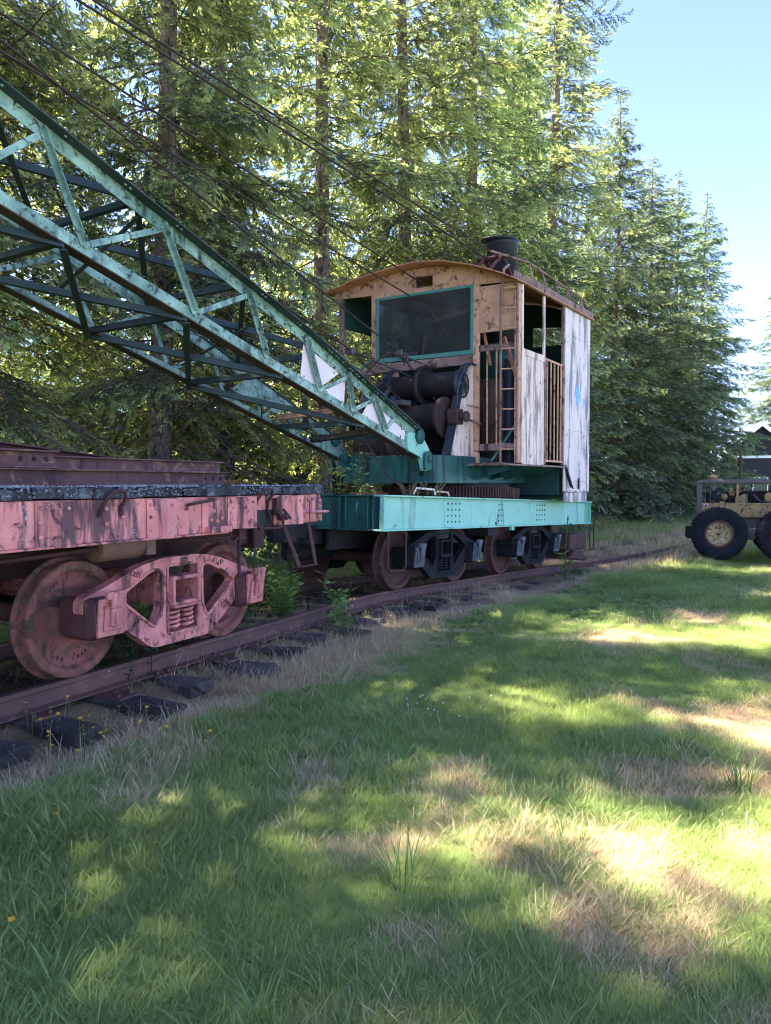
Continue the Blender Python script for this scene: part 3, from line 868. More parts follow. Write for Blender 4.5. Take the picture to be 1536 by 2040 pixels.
# ------------------------------------------------------------------ flat car
def build_flatcar():
    root = empty('railway_flat_car', FL_O, PI / 2 - FL_YAW, 'faded pinkish red flat car with mossy plank deck in the left foreground', 'flat car')
    XE, XB, Y = 2.66, -9.6, 1.25
    for sd in (-1, 1):
        s = MB()
        y0, y1 = sorted((sd * Y, sd * (Y - 0.014)))
        s.box(XB, 1.19, y0, y1, 1.0, 1.285)
        s.box(1.19, XE, y0, y1, 1.03, 1.285)
        yi = sd * (Y - 0.11)
        s.box(XB, XE - .02, min(yi, sd * (Y - .014)), max(yi, sd * (Y - .014)), 1.268, 1.284)
        s.box(XB, 1.19, min(yi, sd * (Y + .028)), max(yi, sd * (Y + .028)), 0.985, 0.9995)
        s.box(1.19, XE - .02, min(yi, sd * (Y - .014)), max(yi, sd * (Y - .014)), 1.016, 1.0298)
        sill = s.build('side_sill', M_PINK, root, 0.004)
        if sd == 1: continue
        # stake pockets and splice plates
        xs = [-0.66 - 1.0 * k for k in range(9)][::-1] + [0.28, 1.20, 1.93]
        for i, x0 in enumerate(xs):
            w = 0.255 if x0 < 1 else 0.335
            z0, z1 = (0.988 if x0 < 1.1 else 1.012), 1.278
            prof = [(0, .012), (w * .42, .014), (w * .60, .062), (w * .97, .066), (w, .05), (w, 0.002), (w * .9, 0.002), (0, 0.002)]
            mb = MB()
            mb.prism([(x0 + a, -(Y + b)) for a, b in prof], z0, z1, 'xy')
            mb.build('stake_pocket', M_PINK, sill, 0.008, seg=2)
            rv = MB()
            for z in (1.06, 1.15, 1.24):
                rv.rivet((x0 + .035, -Y - .013, z), (0, -1, 0), .016)
            rv.rivet((x0 + w * .8, -Y - .066, 1.235), (0, -1, 0), .013)
            tag(rv.build('rivets', M_PINK, sill), kind='stuff')
        pl = MB(); pl.box(.88, 1.185, -Y - .011, -Y - .0005, 1.003, 1.28); pl.box(.92, 1.18, -Y - .07, -Y - .012, 1.0, 1.05)
        pl.build('splice_plate', M_PINK, sill, 0.003)
        rv = MB()
        for a, z in ((.98, 1.22), (1.05, 1.24), (1.02, 1.17), (1.09, 1.19), (.99, 1.10), (1.06, 1.09), (1.12, 1.11), (-.1, 1.22), (-.1, 1.12), (.05, 1.16), (2.44, 1.24), (2.50, 1.24), (.70, 1.2)):
            rv.rivet((a, -Y - .011, z), (0, -1, 0), .017)
        tag(rv.build('rivets', M_PINK, sill), kind='stuff')
        # grab irons
        for gx, gw in ((-.16, .19), (1.56, .20)):
            g = MB()
            g.tube([(gx, -Y - .012, 1.17), (gx + .005, -Y - .04, 1.25), (gx + .03, -Y - .075, 1.31), (gx + gw * .5, -Y - .085, 1.345), (gx + gw * .85, -Y - .08, 1.34),
                    (gx + gw, -Y - .06, 1.29), (gx + gw, -Y - .015, 1.23), (gx + gw, -Y - .012, 1.17)], .0135, 8)
            g.build('grab_iron', M_DARKRED, root)
        g = MB(); g.tube([(.70, -Y - .012, 1.225), (.705, -Y - .06, 1.235), (.95, -Y - .065, 1.262), (.955, -Y - .012, 1.262)], .012, 8); g.build('grab_iron', M_DARKRED, root)
        g = MB(); g.tube([(2.28, -Y - .012, 1.125), (2.285, -Y - .06, 1.125), (2.70, -Y - .065, 1.115), (2.705, -Y, 1.115)], .013, 8); g.build('grab_iron', M_PINK, root)
        # stirrup step hanging from the corner
        g = MB()
        pts = [(2.06, -Y + .03, 1.02), (2.27, -Y - .01, .60), (2.56, -Y - .01, .60), (2.49, -Y + .03, 1.02)]
        for a, b2 in zip(pts[:-1], pts[1:]): g.bar(a, b2, .055, .012, (0, 1, 0) if abs(a[2] - b2[2]) > .1 else (0, 0, 1))
        g.build('stirrup_step', M_DARKRED, root, 0.003)
    # dark opening with handbrake rigging between the last two pockets
    rg = MB()
    rg.box(1.56, 1.86, -Y - .006, -Y - .001, 1.02, 1.16)
    rg.build('brake_recess', M_DARK, root)
    rg = MB()
    rg.tube([(1.90, -Y - .05, 1.285), (1.90, -Y - .055, 1.10), (1.93, -Y - .055, 1.06)], .011, 8)
    rg.tube([(1.60, -Y - .03, 1.0), (1.88, -Y - .05, .995), (1.94, -Y - .05, 1.01), (1.945, -Y - .05, 1.10)], .014, 8)
    rg.bar((1.74, -Y - .012, 1.17), (1.80, -Y - .05, 1.0), .03, .012)
    rg.box(1.83, 1.90, -Y - .06, -Y - .012, 1.12, 1.26)
    rg.box(1.90, 1.99, -Y - .075, -Y - .012, 1.06, 1.12)
    rg.tube([(1.87, -Y - .075, 1.135), (1.87, -Y - .02, 1.135)], .03, 10)
    rg.tube([(1.95, -Y - .09, 1.095), (1.95, -Y - .02, 1.095)], .024, 10)
    rg.bar((1.93, -Y - .06, 1.16), (2.03, -Y - .07, 1.07), .022, .022)
    rg.build('uncoupling_lever', M_DARKRED, root, 0.004)
    rg = MB()
    rg.box(1.50, 1.58, -1.15, -1.07, .90, 1.0); rg.tube([(1.54, -1.11, .92), (1.54, -1.11, .58)], .016, 8)
    rg.box(1.46, 1.62, -1.14, -1.08, .90, .93)
    rg.tube([(1.1, -1.1, .95), (1.34, -1.1, .93), (1.53, -1.1, .94)], .012, 6)
    rg.tube([(.9, -1.0, .93), (1.3, -1.05, .92), (1.45, -1.08, .93)], .01, 6)
    rg.build('brake_hanger', M_DARKRED, root, 0.004)
    # end sill, centre sill, cross bearers, coupler
    e = MB(); e.box(XE - .012, XE + .02, -Y + .004, Y - .004, 1.02, 1.283); e.box(XE - .05, XE + .06, -Y + .01, -Y + .16, 1.02, 1.24); e.build('end_sill', M_PINK, root, 0.006)
    ep = MB(); ep.box(XE - .20, XE - .02, -Y - .012, -Y - .0005, 1.03, 1.255)
    ep.box(XE - .075, XE - .0, -Y - .022, -Y - .0125, 1.04, 1.25); ep.build('corner_plate', M_PINK, root, 0.003)
    rv = MB()
    for z in (1.06, 1.115, 1.17, 1.225): rv.rivet((XE - .04, -Y - .022, z), (0, -1, 0), .017)
    tag(rv.build('rivets', M_PINK, root), kind='stuff')
    c = MB()
    for y in (-.22, .22): c.box(XB, XE, y - .02, y + .02, .68, 1.26)
    for y in (-.75, .75): c.box(XB, XE - .03, y - .04, y + .04, 1.12, 1.26)
    k = XB + .4
    while k < XE - .2:
        c.box(k - .03, k + .03, -Y + .02, Y - .02, 1.03, 1.255); k += 1.15
    c.build('centre_sill', M_DARKRED, root)
    cp = MB(); cp.box(XE, XE + .42, -.07, .07, .72, .90); cp.prism([(XE + .40, -.16), (XE + .62, -.14), (XE + .70, -.02), (XE + .60, .02), (XE + .66, .16), (XE + .42, .18)], .68, .95, 'xy')
    cp.build('coupler', M_DARKRED, root, 0.012)
    bc = MB(); bc.lathe([(0, -.0), (.10, 0), (.115, .02), (.115, .42), (.10, .44), (.10, .47), (0, .47)], (.16, -.85, .93), 'x', 24)
    bc.box(.10, .78, -.93, -.76, 1.045, 1.06); bc.box(.58, .68, -.97, -.74, .84, 1.02)
    bc.build('brake_cylinder', paint('tan_brake_paint', (.24, .13, .09), (.18, .095, .07), patch=.6), root, .005)
    rd = MB()
    rd.tube([(-3, -.55, .88), (2.2, -.5, .90)], .018, 6); rd.tube([(-2, -.95, .86), (.2, -.9, .92)], .016, 6)
    rd.build('brake_rod', M_DARKRED, root)
    # deck planks across the car, each a piece
    random.seed(21)
    x = XB; meshes = []
    for q in range(6):
        mb = MB(); w = .215; vs = []; fs = []
        rows = 7
        for r in range(rows):
            y = -1.0 + 2.0 * r / (rows - 1)
            for a, z in ((-w / 2, 0), (w / 2, 0), (w / 2, .075), (w * .3, .082), (-w * .3, .082), (-w / 2, .075)):
                e = 2.6 if r in (0, rows - 1) else 1.0
                vs.append((a + random.uniform(-.006, .004) * e, y + (random.uniform(-.012, .012) if e > 1 else 0), z + (random.uniform(-.012, .006) * e if z > 0 else random.uniform(0, .006))))
        for r in range(rows - 1):
            for i in range(6): fs.append((r * 6 + i, r * 6 + (i + 1) % 6, (r + 1) * 6 + (i + 1) % 6, (r + 1) * 6 + i))
        fs += [tuple(range(6)), tuple(range((rows - 1) * 6, rows * 6))]
        mb.add(vs, fs); me = mb.mesh('deck_plank'); me.materials.append(M_WOODDECK); meshes.append(me)
    k = 0
    while x < XE - .05:
        p = bpy.data.objects.new('deck_plank', meshes[k % 6]); COL.objects.link(p); p.parent = root
        p.location = (x + .11, random.uniform(-.02, .02), 1.2865 + random.uniform(0, .006))
        p.scale = (1.03, 1.268 + random.uniform(-.03, .025), random.uniform(.92, 1.08))
        p.rotation_euler = (0, random.uniform(-.02, .02), random.uniform(-.006, .006))
        x += .222 + random.uniform(-.002, .004); k += 1
    # moss crumbs along the deck edge
    ms = MB()
    for i in range(4200):
        a = random.uniform(-2.5, XE); dn = random.random(); r = random.uniform(.004, .016)
        y, z = (-1.275 + abs(random.gauss(0, .05)), 1.368) if dn < .7 else (-1.272 + random.uniform(-.006, .006), random.uniform(1.30, 1.37))
        if math.sin(a * 5.1) + math.sin(a * 2.3 + 1) + random.gauss(0, .8) < -.2: continue
        ms.add([(a - r, y, z), (a, y - r, z), (a + r, y, z), (a, y + r, z), (a + random.uniform(-.5, .5) * r, y, z + r * random.uniform(.6, 1.4))], [(0, 1, 4), (1, 2, 4), (2, 3, 4), (3, 0, 4)])
    tag(ms.build('moss_crumbs', plain('grey_moss', (.10, .105, .10), (.36, .36, .36), 40, 1.0), root, fix=False), kind='stuff')
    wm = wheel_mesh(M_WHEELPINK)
    let = [('5X9', 0.02, .783, 0, .05), ('CEST', -.50, .715, -.33, .05), ('OCES', .47, .715, .33, .045), ('SE-240-A', -.53, .335, .60, .045), ('R-40', .38, .22, -.60, .045), ('AAR-', .58, .36, -.60, .045)]
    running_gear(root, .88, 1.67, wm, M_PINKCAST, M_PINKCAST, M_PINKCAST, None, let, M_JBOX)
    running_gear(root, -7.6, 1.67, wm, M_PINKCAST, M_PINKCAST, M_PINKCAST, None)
    # raised foundry letters on the two wheels in view
    for xc, words in ((.045, (('AAR', -PI / 2 + .35), ('50', -PI / 2 - .35), ('ON', PI / 2 + .5))), (1.715, (('OHIO', -PI / 2 + .25), ('UA 1504', PI / 2)))):
        for wd, a0 in words:
            n = len(wd)
            for i, ch in enumerate(wd):
                if ch == ' ': continue
                bottom = a0 < 0
                stp = .125
                ang = a0 + (i - (n - 1) / 2) * stp * (1 if bottom else -1)
                rr = .295
                up = ang + (PI / 2 if bottom else -PI / 2)
                M = Matrix.Translation((xc + rr * math.cos(ang), -.7425, .419 + rr * math.sin(ang))) @ Matrix.Rotation(up, 4, Vector((0, -1, 0))) @ Matrix.Rotation(PI / 2, 4, 'X')
                text_part(ch, .05, M_LETTER, root, M, .006)
    return root
build_flatcar()

# steel girders lying on the flat car
def girder(name, label, x0, x1, y, z0, h, fw, mat, taper=0.0, holes=True, yaw=0.0):
    root = empty(name, FL_O + Vector((0, 0, 0)), PI / 2 - FL_YAW + yaw, label, 'girder', 'steel girders on the flat car')
    t = .012
    mb = MB(); mb.prism([(x0, z0 + t), (x1, z0 + t), (x1, z0 + h - t - taper), (x0, z0 + h - t)], y - .005, y + .005, 'xz'); mb.build('web', mat, root)
    b = MB(); b.box(x0, x1 + .012, y - fw / 2, y + fw / 2, z0, z0 + t - .0005); b.build('bottom_flange', mat, root, .003)
    tp = MB(); tp.bar((x0, y, z0 + h - t / 2), (x1, y, z0 + h - t / 2 - taper), fw, t); tp.build('top_flange', mat, root, .003)
    if holes:
        rv = MB()
        for k in range(3): rv.lathe([(.0, 0), (.016, 0), (.016, .004), (0, .004)], (x1 - .06 - .10 * k, y - .0095, z0 + h * .5), 'y', 10)
        tag(rv.build('bolt_holes', M_DARK, root), kind='stuff')
    return root
girder('steel_girder', 'rusty lichen-spotted I-beam lying nearest the edge of the flat car deck', -5.5, 1.55, -.95, 1.372, .118, .12, M_RUST)
girder('steel_girder', 'rusty I-beam in the second row, taller, its end beside the fir trunk', -5.5, 1.80, -.70, 1.372, .215, .11, M_RUST)
girder('steel_girder', 'short rusty I-beam stacked on top of the nearest I-beam at the left edge', -5.2, -.26, -.955, 1.491, .118, .12, M_RUST)
girder('steel_girder', 'dark red tapered plate girder behind the stacked I-beams', -5.4, .86, -.38, 1.372, .69, .12, M_DARKRED, taper=.46, holes=False)
# ------------------------------------------------------------------ railway crane
def build_crane():
    R = empty('railway_crane', CR_O, PI / 2 - CR_YAW, 'old railway crane, green car and lattice boom with tan rusty cab', 'crane')
    T = Matrix.Rotation(0.0308, 4, 'Y')
    X0, X1, Y, ZB, ZT = -.84, 6.83, 1.19, .82, 1.268
    # ---- car body: side beams with flanges, stiffeners and rivets
    for sd in (-1, 1):
        b = MB(T)
        b.box(X0 + .02, X1 - .02, sd * (Y - .075) - .008, sd * (Y - .075) + .008, ZB + .02, ZT - .02)
        b.box(X0, X1, sd * (Y - .16), sd * Y, ZT - .022, ZT)
        b.box(X0, X1, sd * (Y - .16), sd * Y, ZB, ZB + .022)
        beam = b.build('side_beam', M_LIGHTGREEN, R, .004)
        st = MB(T)
        for x in (X0 + .012, X1 - .03):
            st.box(x - .008, x + .008, sd * (Y - .066), sd * (Y - .006), ZB + .023, ZT - .023)
        st.box(X1 - .22, X1 - .205, sd * (Y - .066), sd * (Y - .02), ZB + .023, ZT - .023)
        st.build('stiffener', M_LIGHTGREEN, beam, .002)
        if sd == -1:
            rv = MB(T)
            yw = -(Y - .068)
            for x0, nx, dx in ((.88, 4, .115), (2.55, 2, .115), (4.10, 4, .12)):
                for i in range(nx):
                    for j in range(4): rv.rivet((x0 + i * dx, yw, ZB + .10 + j * .085), (0, -1, 0), .017)
            for j in range(5): rv.rivet((X1 - .12, yw, ZB + .07 + j * .075), (0, -1, 0), .016)
            for x in (2.43, 2.46): rv.rivet((x, yw, ZB + .06), (0, -1, 0), .02)
            tag(rv.build('rivets', M_TEAL, beam), kind='stuff')
            tb = MB(T); tb.box(2.90, 3.00, -(Y + .012), -(Y - .05), ZB - .06, ZB + .03); tb.build('step_lug', M_LIGHTGREEN, beam, .004)
    e = MB(T)
    e.box(X0 + .06, X0 + .076, -Y + .09, Y - .09, ZB + .023, ZT - .023)
    e.box(X0 - .004, X0 + .14, -Y + .165, Y - .165, ZT - .0225, ZT - .001); e.box(X0 - .004, X0 + .14, -Y + .165, Y - .165, ZB + .001, ZB + .0225)
    eb = e.build('end_beam', M_TEAL, R, .004)  # darker copy of the side green; the end's shade is painted in
    st = MB(T)
    for y in (-1.02, -.94, -.60, -.50, .5, .9): st.box(X0 + .0, X0 + .058, y - .007, y + .007, ZB + .024, ZT - .024)
    st.build('stiffener', M_TEAL, eb, .002)
    hk = MB(T); hk.tube([(X0 + .06, -.80, 1.16), (X0 - .02, -.80, 1.15), (X0 - .045, -.80, 1.08), (X0 - .02, -.80, 1.0), (X0 + .06, -.80, .99)], .018, 8); hk.build('tow_loop', M_TEAL, eb)
    rv = MB(T)
    for j in range(5): rv.rivet((X0 + .06, -.985, ZB + .07 + j * .075), (-1, 0, 0), .017)
    tag(rv.build('rivets', M_TEAL, eb), kind='stuff')
    e = MB(T); e.box(X1 - .09, X1 - .075, -Y + .09, Y - .09, ZB + .023, ZT - .023); e.build('end_beam', M_LIGHTGREEN, R)
    d = MB(T); d.box(X0 + .15, X1 - .02, -Y + .165, Y - .165, ZT - .03, ZT - .002); d.build('car_deck', M_TEAL, R)
    # centre sill and brake gear under the car
    c = MB(T)
    for y in (-.25, .25): c.box(X0 + .1, X1 - .1, y - .03, y + .03, .55, ZB + .4)
    for x in (.9, 2.5, 4.18): c.box(x - .16, x + .16, -1.05, 1.05, .68, ZB - .005)
    c.lathe([(0, 0), (.16, 0), (.17, .03), (.17, .9), (.16, .93), (0, .93)], (-.62, .35, .55), 'x', 20)
    c.box(X0 - .1, X0 + .5, -.12, .12, .62, .86); c.build('centre_sill', M_DARK, R, .005)
    cp = MB(T); cp.box(X0 - .42, X0, -.07, .07, .70, .88); cp.prism([(X0 - .40, -.17), (X0 - .60, -.15), (X0 - .67, 0), (X0 - .58, .03), (X0 - .62, .15), (X0 - .40, .17)], .66, .92, 'xy'); cp.build('coupler', M_DARK, R, .012)
    cp = MB(T); cp.box(X1, X1 + .4, -.10, .10, .66, .88); cp.prism([(X1 + .38, -.17), (X1 + .6, -.15), (X1 + .66, 0), (X1 + .38, .17)], .60, .94, 'xy'); cp.box(X1 - .3, X1 + .12, -.45, .45, .5, .78); cp.build('coupler', M_RUSTWHEEL, R, .02)
    pl = MB(T); pl.box(X1 - .9, X1 + .05, -1.08, -.5, .30, .62); pl.prism([(X1 - .55, .30), (X1 + .2, .12), (X1 + .15, .05), (X1 - .75, .12)], -1.05, -.45, 'xz'); pl.build('pilot_beam', M_RUSTWHEEL, R, .03)
    # stirrups
    for xs in ((-.76, -.34), (X1 - .12, X1 + .14)):
        s = MB(T)
        zb = .33 if xs[0] < 0 else .30
        pts = [(xs[0], -Y - .004, ZB + .0), (xs[0], -Y - .01, zb + .07), (xs[0] + .04, -Y - .012, zb), (xs[1] - .06, -Y - .012, zb - .01), (xs[1], -Y - .01, zb + .05), (xs[1], -Y - .004, ZB + .0)]
        s.tube(pts, .014, 8); s.build('stirrup_step', M_RUSTWHEEL, R)
    wm = wheel_mesh(M_RUSTWHEEL)
    running_gear(R, .92, 1.62, wm, M_BLACK, M_STEELLID, M_BLACK, T)
    running_gear(R, 4.20, 1.62, wm, M_BLACK, M_STEELLID, M_BLACK, T)
    # ---- ring gear on the deck
    rg = MB(T); rg.lathe([(.95, ZT), (1.125, ZT), (1.125, ZT + .19), (.95, ZT + .19)], (3.0, 0, 0), 'z', 96, False)
    ring = rg.build('ring_gear', M_RUSTWHEEL, R)
    tm = MB(); tm.prism([(1.125, -.017), (1.168, -.010), (1.168, .010), (1.125, .017)], ZT + .012, ZT + .182, 'xy')
    tme = tm.mesh('gear_tooth'); tme.materials.append(M_RUSTWHEEL)
    nt_ = 140
    for k in range(nt_):
        t = bpy.data.objects.new('gear_tooth', tme); COL.objects.link(t); t.parent = ring
        t.matrix_local = T @ Matrix.Translation((3.0, 0, 0)) @ Matrix.Rotation(2 * PI * k / nt_, 4, 'Z')
    tb = MB(T); tb.lathe([(0, 1.44), (1.0, 1.44), (1.0, 1.52), (0, 1.52)], (3.0, 0, 0), 'z', 48); tb.build('turntable', M_DARK, R)
    # ---- revolving frame (level)
    fr = MB()
    out = round_poly([(1.12, -.82), (5.3, -.82), (5.3, .92), (1.12, .92)], .16, 5)
    fr.prism(out, 1.43, 1.845, 'xy')
    frame = fr.build('revolving_frame', M_TEAL, R, .008)
    hc = MB(); hc.lathe([(0, 0), (.042, 0), (.055, .012), (.055, .02)], (1.119, -.57, 1.575), 'x', 16); hc.build('frame_hole', M_DARK, frame)
    rv = MB()
    for x in (1.9, 2.4, 2.9, 3.4, 3.9, 4.4): rv.rivet((x, -.82, 1.60), (0, -1, 0), .026); rv.rivet((x + .1, -.82, 1.50), (0, -1, 0), .018)
    tag(rv.build('bolts', M_TEAL, frame), kind='stuff')
    cw = MB(); cw.box(4.3, 5.55, -1.45, 1.6, 1.22, 1.70); cw.box(4.5, 5.5, -1.3, 1.45, 1.15, 1.22); cw.build('counterweight', M_INTERIOR, R, .01)
    # platform with brackets
    pf = MB(); pf.prism([(2.08, -.5), (2.08, -1.44), (2.18, -1.56), (4.45, -1.58), (4.45, -.5)], 1.70, 1.728, 'xy'); pf.box(2.10, 5.5, -1.40, 1.72, 1.7285, 1.745)
    plat = pf.build('platform', M_FASCIA, R, .004)
    for x in (2.35, 2.9, 3.45, 4.0, 4.4):
        bk = MB(); bk.prism([(-.82, 1.697), (-1.50, 1.697), (-1.46, 1.66), (-.82, 1.48)], x - .008, x + .008, 'yz'); bk.build('bracket', M_TEAL, plat)
    # ---- cab
    XF, XR, YR, YL, ZF = 2.40, 5.56, -1.54, 1.82, 1.745
    def roof_z(y): return 4.985 - (.155 if y < .2 else .066) * (y - .2) ** 2
    def post(x, y, z0, z1, w=.09, mat=M_TAN, nm='cab_post', dep=.07):
        p = MB(); p.box(x - dep / 2, x + dep / 2, y - w / 2, y + w / 2, z0, z1, jit=.003); return p.build(nm, mat, R, .004)
    post(XF, -.815, ZF, roof_z(-.8) - .08, .085)
    post(XF, YR + .035, ZF, roof_z(YR) - .02, .075)
    post(XF, 1.125, 3.30, roof_z(1.1) - .06, .09)
    post(XF, YL, 3.28, roof_z(YL) - .02, .07, M_FASCIA)
    post(XF + .02, YL, ZF, 3.28, .07, M_FASCIA)
    # upper front sheet with vent opening
    ys = np.linspace(-1.5, 1.95, 24)
    top = [(y, roof_z(y) - .035) for y in ys]
    outer = [(1.95, roof_z(1.95) - .04 - .09), (1.08, 4.62), (1.08, 4.56), (-.79, 4.54), (-1.5, 4.50)] + top
    fs = MB(); fs.prism(outer, XF - .02, XF - .005, 'yz', [[(-.03, 4.63), (.28, 4.64), (.28, 4.81), (-.03, 4.80)]])
    sheet = fs.build('front_sheet', M_TAN, R, .002)
    vf = MB(); vf.tube([(XF - .022, a, b) for a, b in ((-.03, 4.63), (.28, 4.64), (.28, 4.81), (-.03, 4.80))], .012, 4, closed=True); vf.build('vent_frame', M_FASCIA, sheet)
    pn = MB(); pn.box(XF - .018, XF - .006, -1.50, -.775, 3.78, 4.496); pn.build('front_panel', M_TAN, R, .002)
    rv = MB()
    for y in np.linspace(-1.4, 1.8, 14): rv.rivet((XF - .02, y, roof_z(y) - .09), (-1, 0, 0), .012)
    for z in (3.85, 4.05, 4.25, 4.45): rv.rivet((XF - .02, -.80, z), (-1, 0, 0), .012); rv.rivet((XF - .018, -1.46, z), (-1, 0, 0), .012)
    tag(rv.build('rivets', M_FASCIA, sheet), kind='stuff')
    # main window
    wy0, wy1, wz0, wz1 = -.775, 1.07, 3.46, 4.55
    wf = MB(); wf.prism([(wy0, wz0), (wy1, wz0 + .01), (wy1, wz1 + .01), (wy0, wz1)], XF - .045, XF - .0205, 'yz', [[(wy0 + .055, wz0 + .07), (wy1 - .06, wz0 + .075), (wy1 - .06, wz1 - .035), (wy0 + .055, wz1 - .045)]])
    wfr = wf.build('window_frame', M_TEALFRAME, R, .004)
    pane = MB(); pane.box(XF - .034, XF - .028, wy0 + .05, wy1 - .055, wz0 + .065, wz1 - .03)
    m, nt, o = nmat('dusty_glass'); b = NB(nt); tc = b.n('ShaderNodeTexCoord').outputs['Object']
    n1 = b.noise(tc, 3, 8, .75); n2 = b.noise(tc, 60, 4, .7); n3 = b.noise(tc, 6, 6, .6, .4, (1, 1, .25))
    dust = b.math('ADD', b.math('MULTIPLY', n3, .40), b.math('MULTIPLY', b.ramp(n2, [(.60, 0.), (.66, 1.)]), b.ramp(n1, [(.42, 0.), (.6, .85)])))
    dust = b.ramp(dust, [(.10, .035), (.30, .12), (.9, .8)])
    gl = b.n('ShaderNodeBsdfGlossy'); gl.inputs['Roughness'].default_value = .06; gl.inputs['Color'].default_value = (.9, .9, .95, 1)
    tr = b.n('ShaderNodeBsdfTransparent'); tr.inputs[0].default_value = (.55, .57, .6, 1)
    df = b.n('ShaderNodeBsdfDiffuse'); df.inputs[0].default_value = (.30, .30, .32, 1)
    fz = b.n('ShaderNodeFresnel'); fz.inputs[0].default_value = 1.5
    m1 = b.n('ShaderNodeMixShader'); b.link(fz.outputs[0], m1.inputs[0]); b.link(tr.outputs[0], m1.inputs[1]); b.link(gl.outputs[0], m1.inputs[2])
    m2 = b.n('ShaderNodeMixShader'); b.link(dust, m2.inputs[0]); b.link(m1.outputs[0], m2.inputs[1]); b.link(df.outputs[0], m2.inputs[2])
    b.link(m2.outputs[0], o.inputs['Surface'])
    pane.build('pane', m, wfr)
    pp = MB(); pp.box(XF - .0265, XF - .0255, .62, .76, 3.60, 3.78); pp.box(XF - .0265, XF - .0255, .25, .48, 3.54, 3.60); pp.build('paper_note', M_WHITE, wfr)
    sl_ = MB(); sl_.box(XF - .07, XF + .05, -.77, 1.10, 3.30, 3.445, jit=.006); sl_.box(XF - .05, XF + .03, 1.08, YL, 3.27, 3.38, jit=.004)
    sl_.build('window_sill', M_FASCIA, R, .006)
    # right front bay: rails and bars
    for za, zc in ((3.49, 3.585), (1.94, 2.05)):
        rb = MB(); rb.box(XF - .02, XF + .02, YR + .07, -.775, za, zc, jit=.003); rb.build('bay_rail', M_FASCIA, R, .004)
    for y in (-1.0, -1.16):
        q = MB(); q.tube([(XF, y, 2.04), (XF, y + .005, 3.5)], .014, 8); q.build('bay_bar', M_TAN, R)
    # left bay: railing and cross brace
    for y in (1.25, 1.42, 1.58, 1.73):
        q = MB(); q.tube([(XF, y, 2.6), (XF, y, 3.28)], .011, 6); q.build('bay_bar', M_FASCIA, R)
    q = MB(); q.bar((XF + .5, 1.80, 3.45), (XF + .9, 1.0, 4.25), .045, .045); q.bar((XF + .45, 1.1, 3.4), (XF + .85, 1.78, 4.3), .045, .045); q.build('cross_brace', M_TEALFRAME, R, .004)
    # left wall: upper sheet and posts
    q = MB(); q.box(XF + .05, XR, YL - .01, YL + .004, 4.15, roof_z(YL) - .03); q.box(4.0, XR, YL - .012, YL + .003, ZF, 4.15); q.build('left_wall', M_INTERIOR, R)
    # rear wall with small window
    q = MB(); q.prism([(YR + .01, ZF), (YL - .02, ZF)] + [(y, roof_z(y) - .05) for y in np.linspace(YL - .02, YR + .01, 14)], XR - .02, XR - .005, 'yz', [[(-1.25, 4.05), (-.45, 4.05), (-.45, 4.42), (-1.25, 4.36)]]); q.build('rear_wall', M_INTERIOR, R)
    # right side wall
    post(2.47, YR, ZF, 4.50, .05, M_TANFADE, dep=.06)
    q = MB(); q.box(2.50, 3.38, YR - .006, YR + .006, ZF - .02, 3.46)
    q.box(2.50, 3.40, YR - .018, YR - .0065, 3.40, 3.50); q.box(2.485, 2.53, YR - .016, YR - .0065, ZF - .02, 3.40)
    for x in (2.66, 2.80, 2.94, 3.08, 3.22, 3.34): q.box(x - .006, x + .006, YR - .011, YR - .0062, ZF, 3.395)
    door = q.build('side_door', M_TANFADE, R, .003)
    post(3.36, YR - .002, 3.46, 4.46, .03, M_TANFADE, dep=.07); post(3.42, YR + .004, ZF, 3.46, .04, M_FASCIA, dep=.05)
    post(4.24, YR, ZF, 4.46, .05, M_FASCIA, dep=.07)
    q = MB(); q.bar((3.45, YR, 3.46), (4.22, YR, 3.44), .03, .035); q.bar((3.45, YR, 1.80), (4.22, YR, 1.80), .03, .035); q.build('gate_rail', M_TAN, R, .003)
    for x in (3.52, 3.68, 3.84, 4.0, 4.14):
        q = MB(); q.box(x - .013, x + .013, YR - .01, YR + .01, 1.82, 3.44); q.build('gate_bar', M_TAN, R, .002)
    # rear side panel, peeling
    q = MB(); q.box(4.275, XR, YR - .008, YR + .006, 1.30, 4.50)
    q.box(4.275, 4.46, YR - .018, YR - .0085, 1.30, 4.46)
    q.box(5.46, 5.58, YR - .02, YR - .0085, 1.28, 4.52)
    q.box(4.46, 5.46, YR - .015, YR - .0085, 4.02, 4.05); q.box(4.46, 5.46, YR - .015, YR - .0085, 2.36, 2.385); q.box(4.46, 5.46, YR - .016, YR - .0085, 1.46, 1.485)
    side = q.build('rear_side_panel', M_REARPANEL, R, .003)
    bl = MB()
    rnd = random.Random(5)
    for cx, cz, w, h in ((4.95, 2.98, .16, .22), (5.3, 2.9, .06, .10), (5.28, 3.55, .05, .09), (4.86, 3.12, .08, .10)):
        k = 11; bl.prism([(cx + math.cos(2 * PI * i / k) * w * rnd.uniform(.4, 1.1) / 1.3, cz + math.sin(2 * PI * i / k) * h * rnd.uniform(.5, 1.1)) for i in range(k)], YR - .0105, YR - .0082, 'xz')
    bl.build('blue_paint_patch', plain('old_blue_paint', (.16, .38, .62), (.22, .44, .66), 12, .6, .1), side)
    q = MB(); q.box(4.30, 5.54, YR - .03, YR + .02, 1.275, 1.30); q.box(4.36, 5.52, YR - .002, YR + .03, 1.10, 1.27); q.build('panel_foot', M_REARPANEL, R, .004)
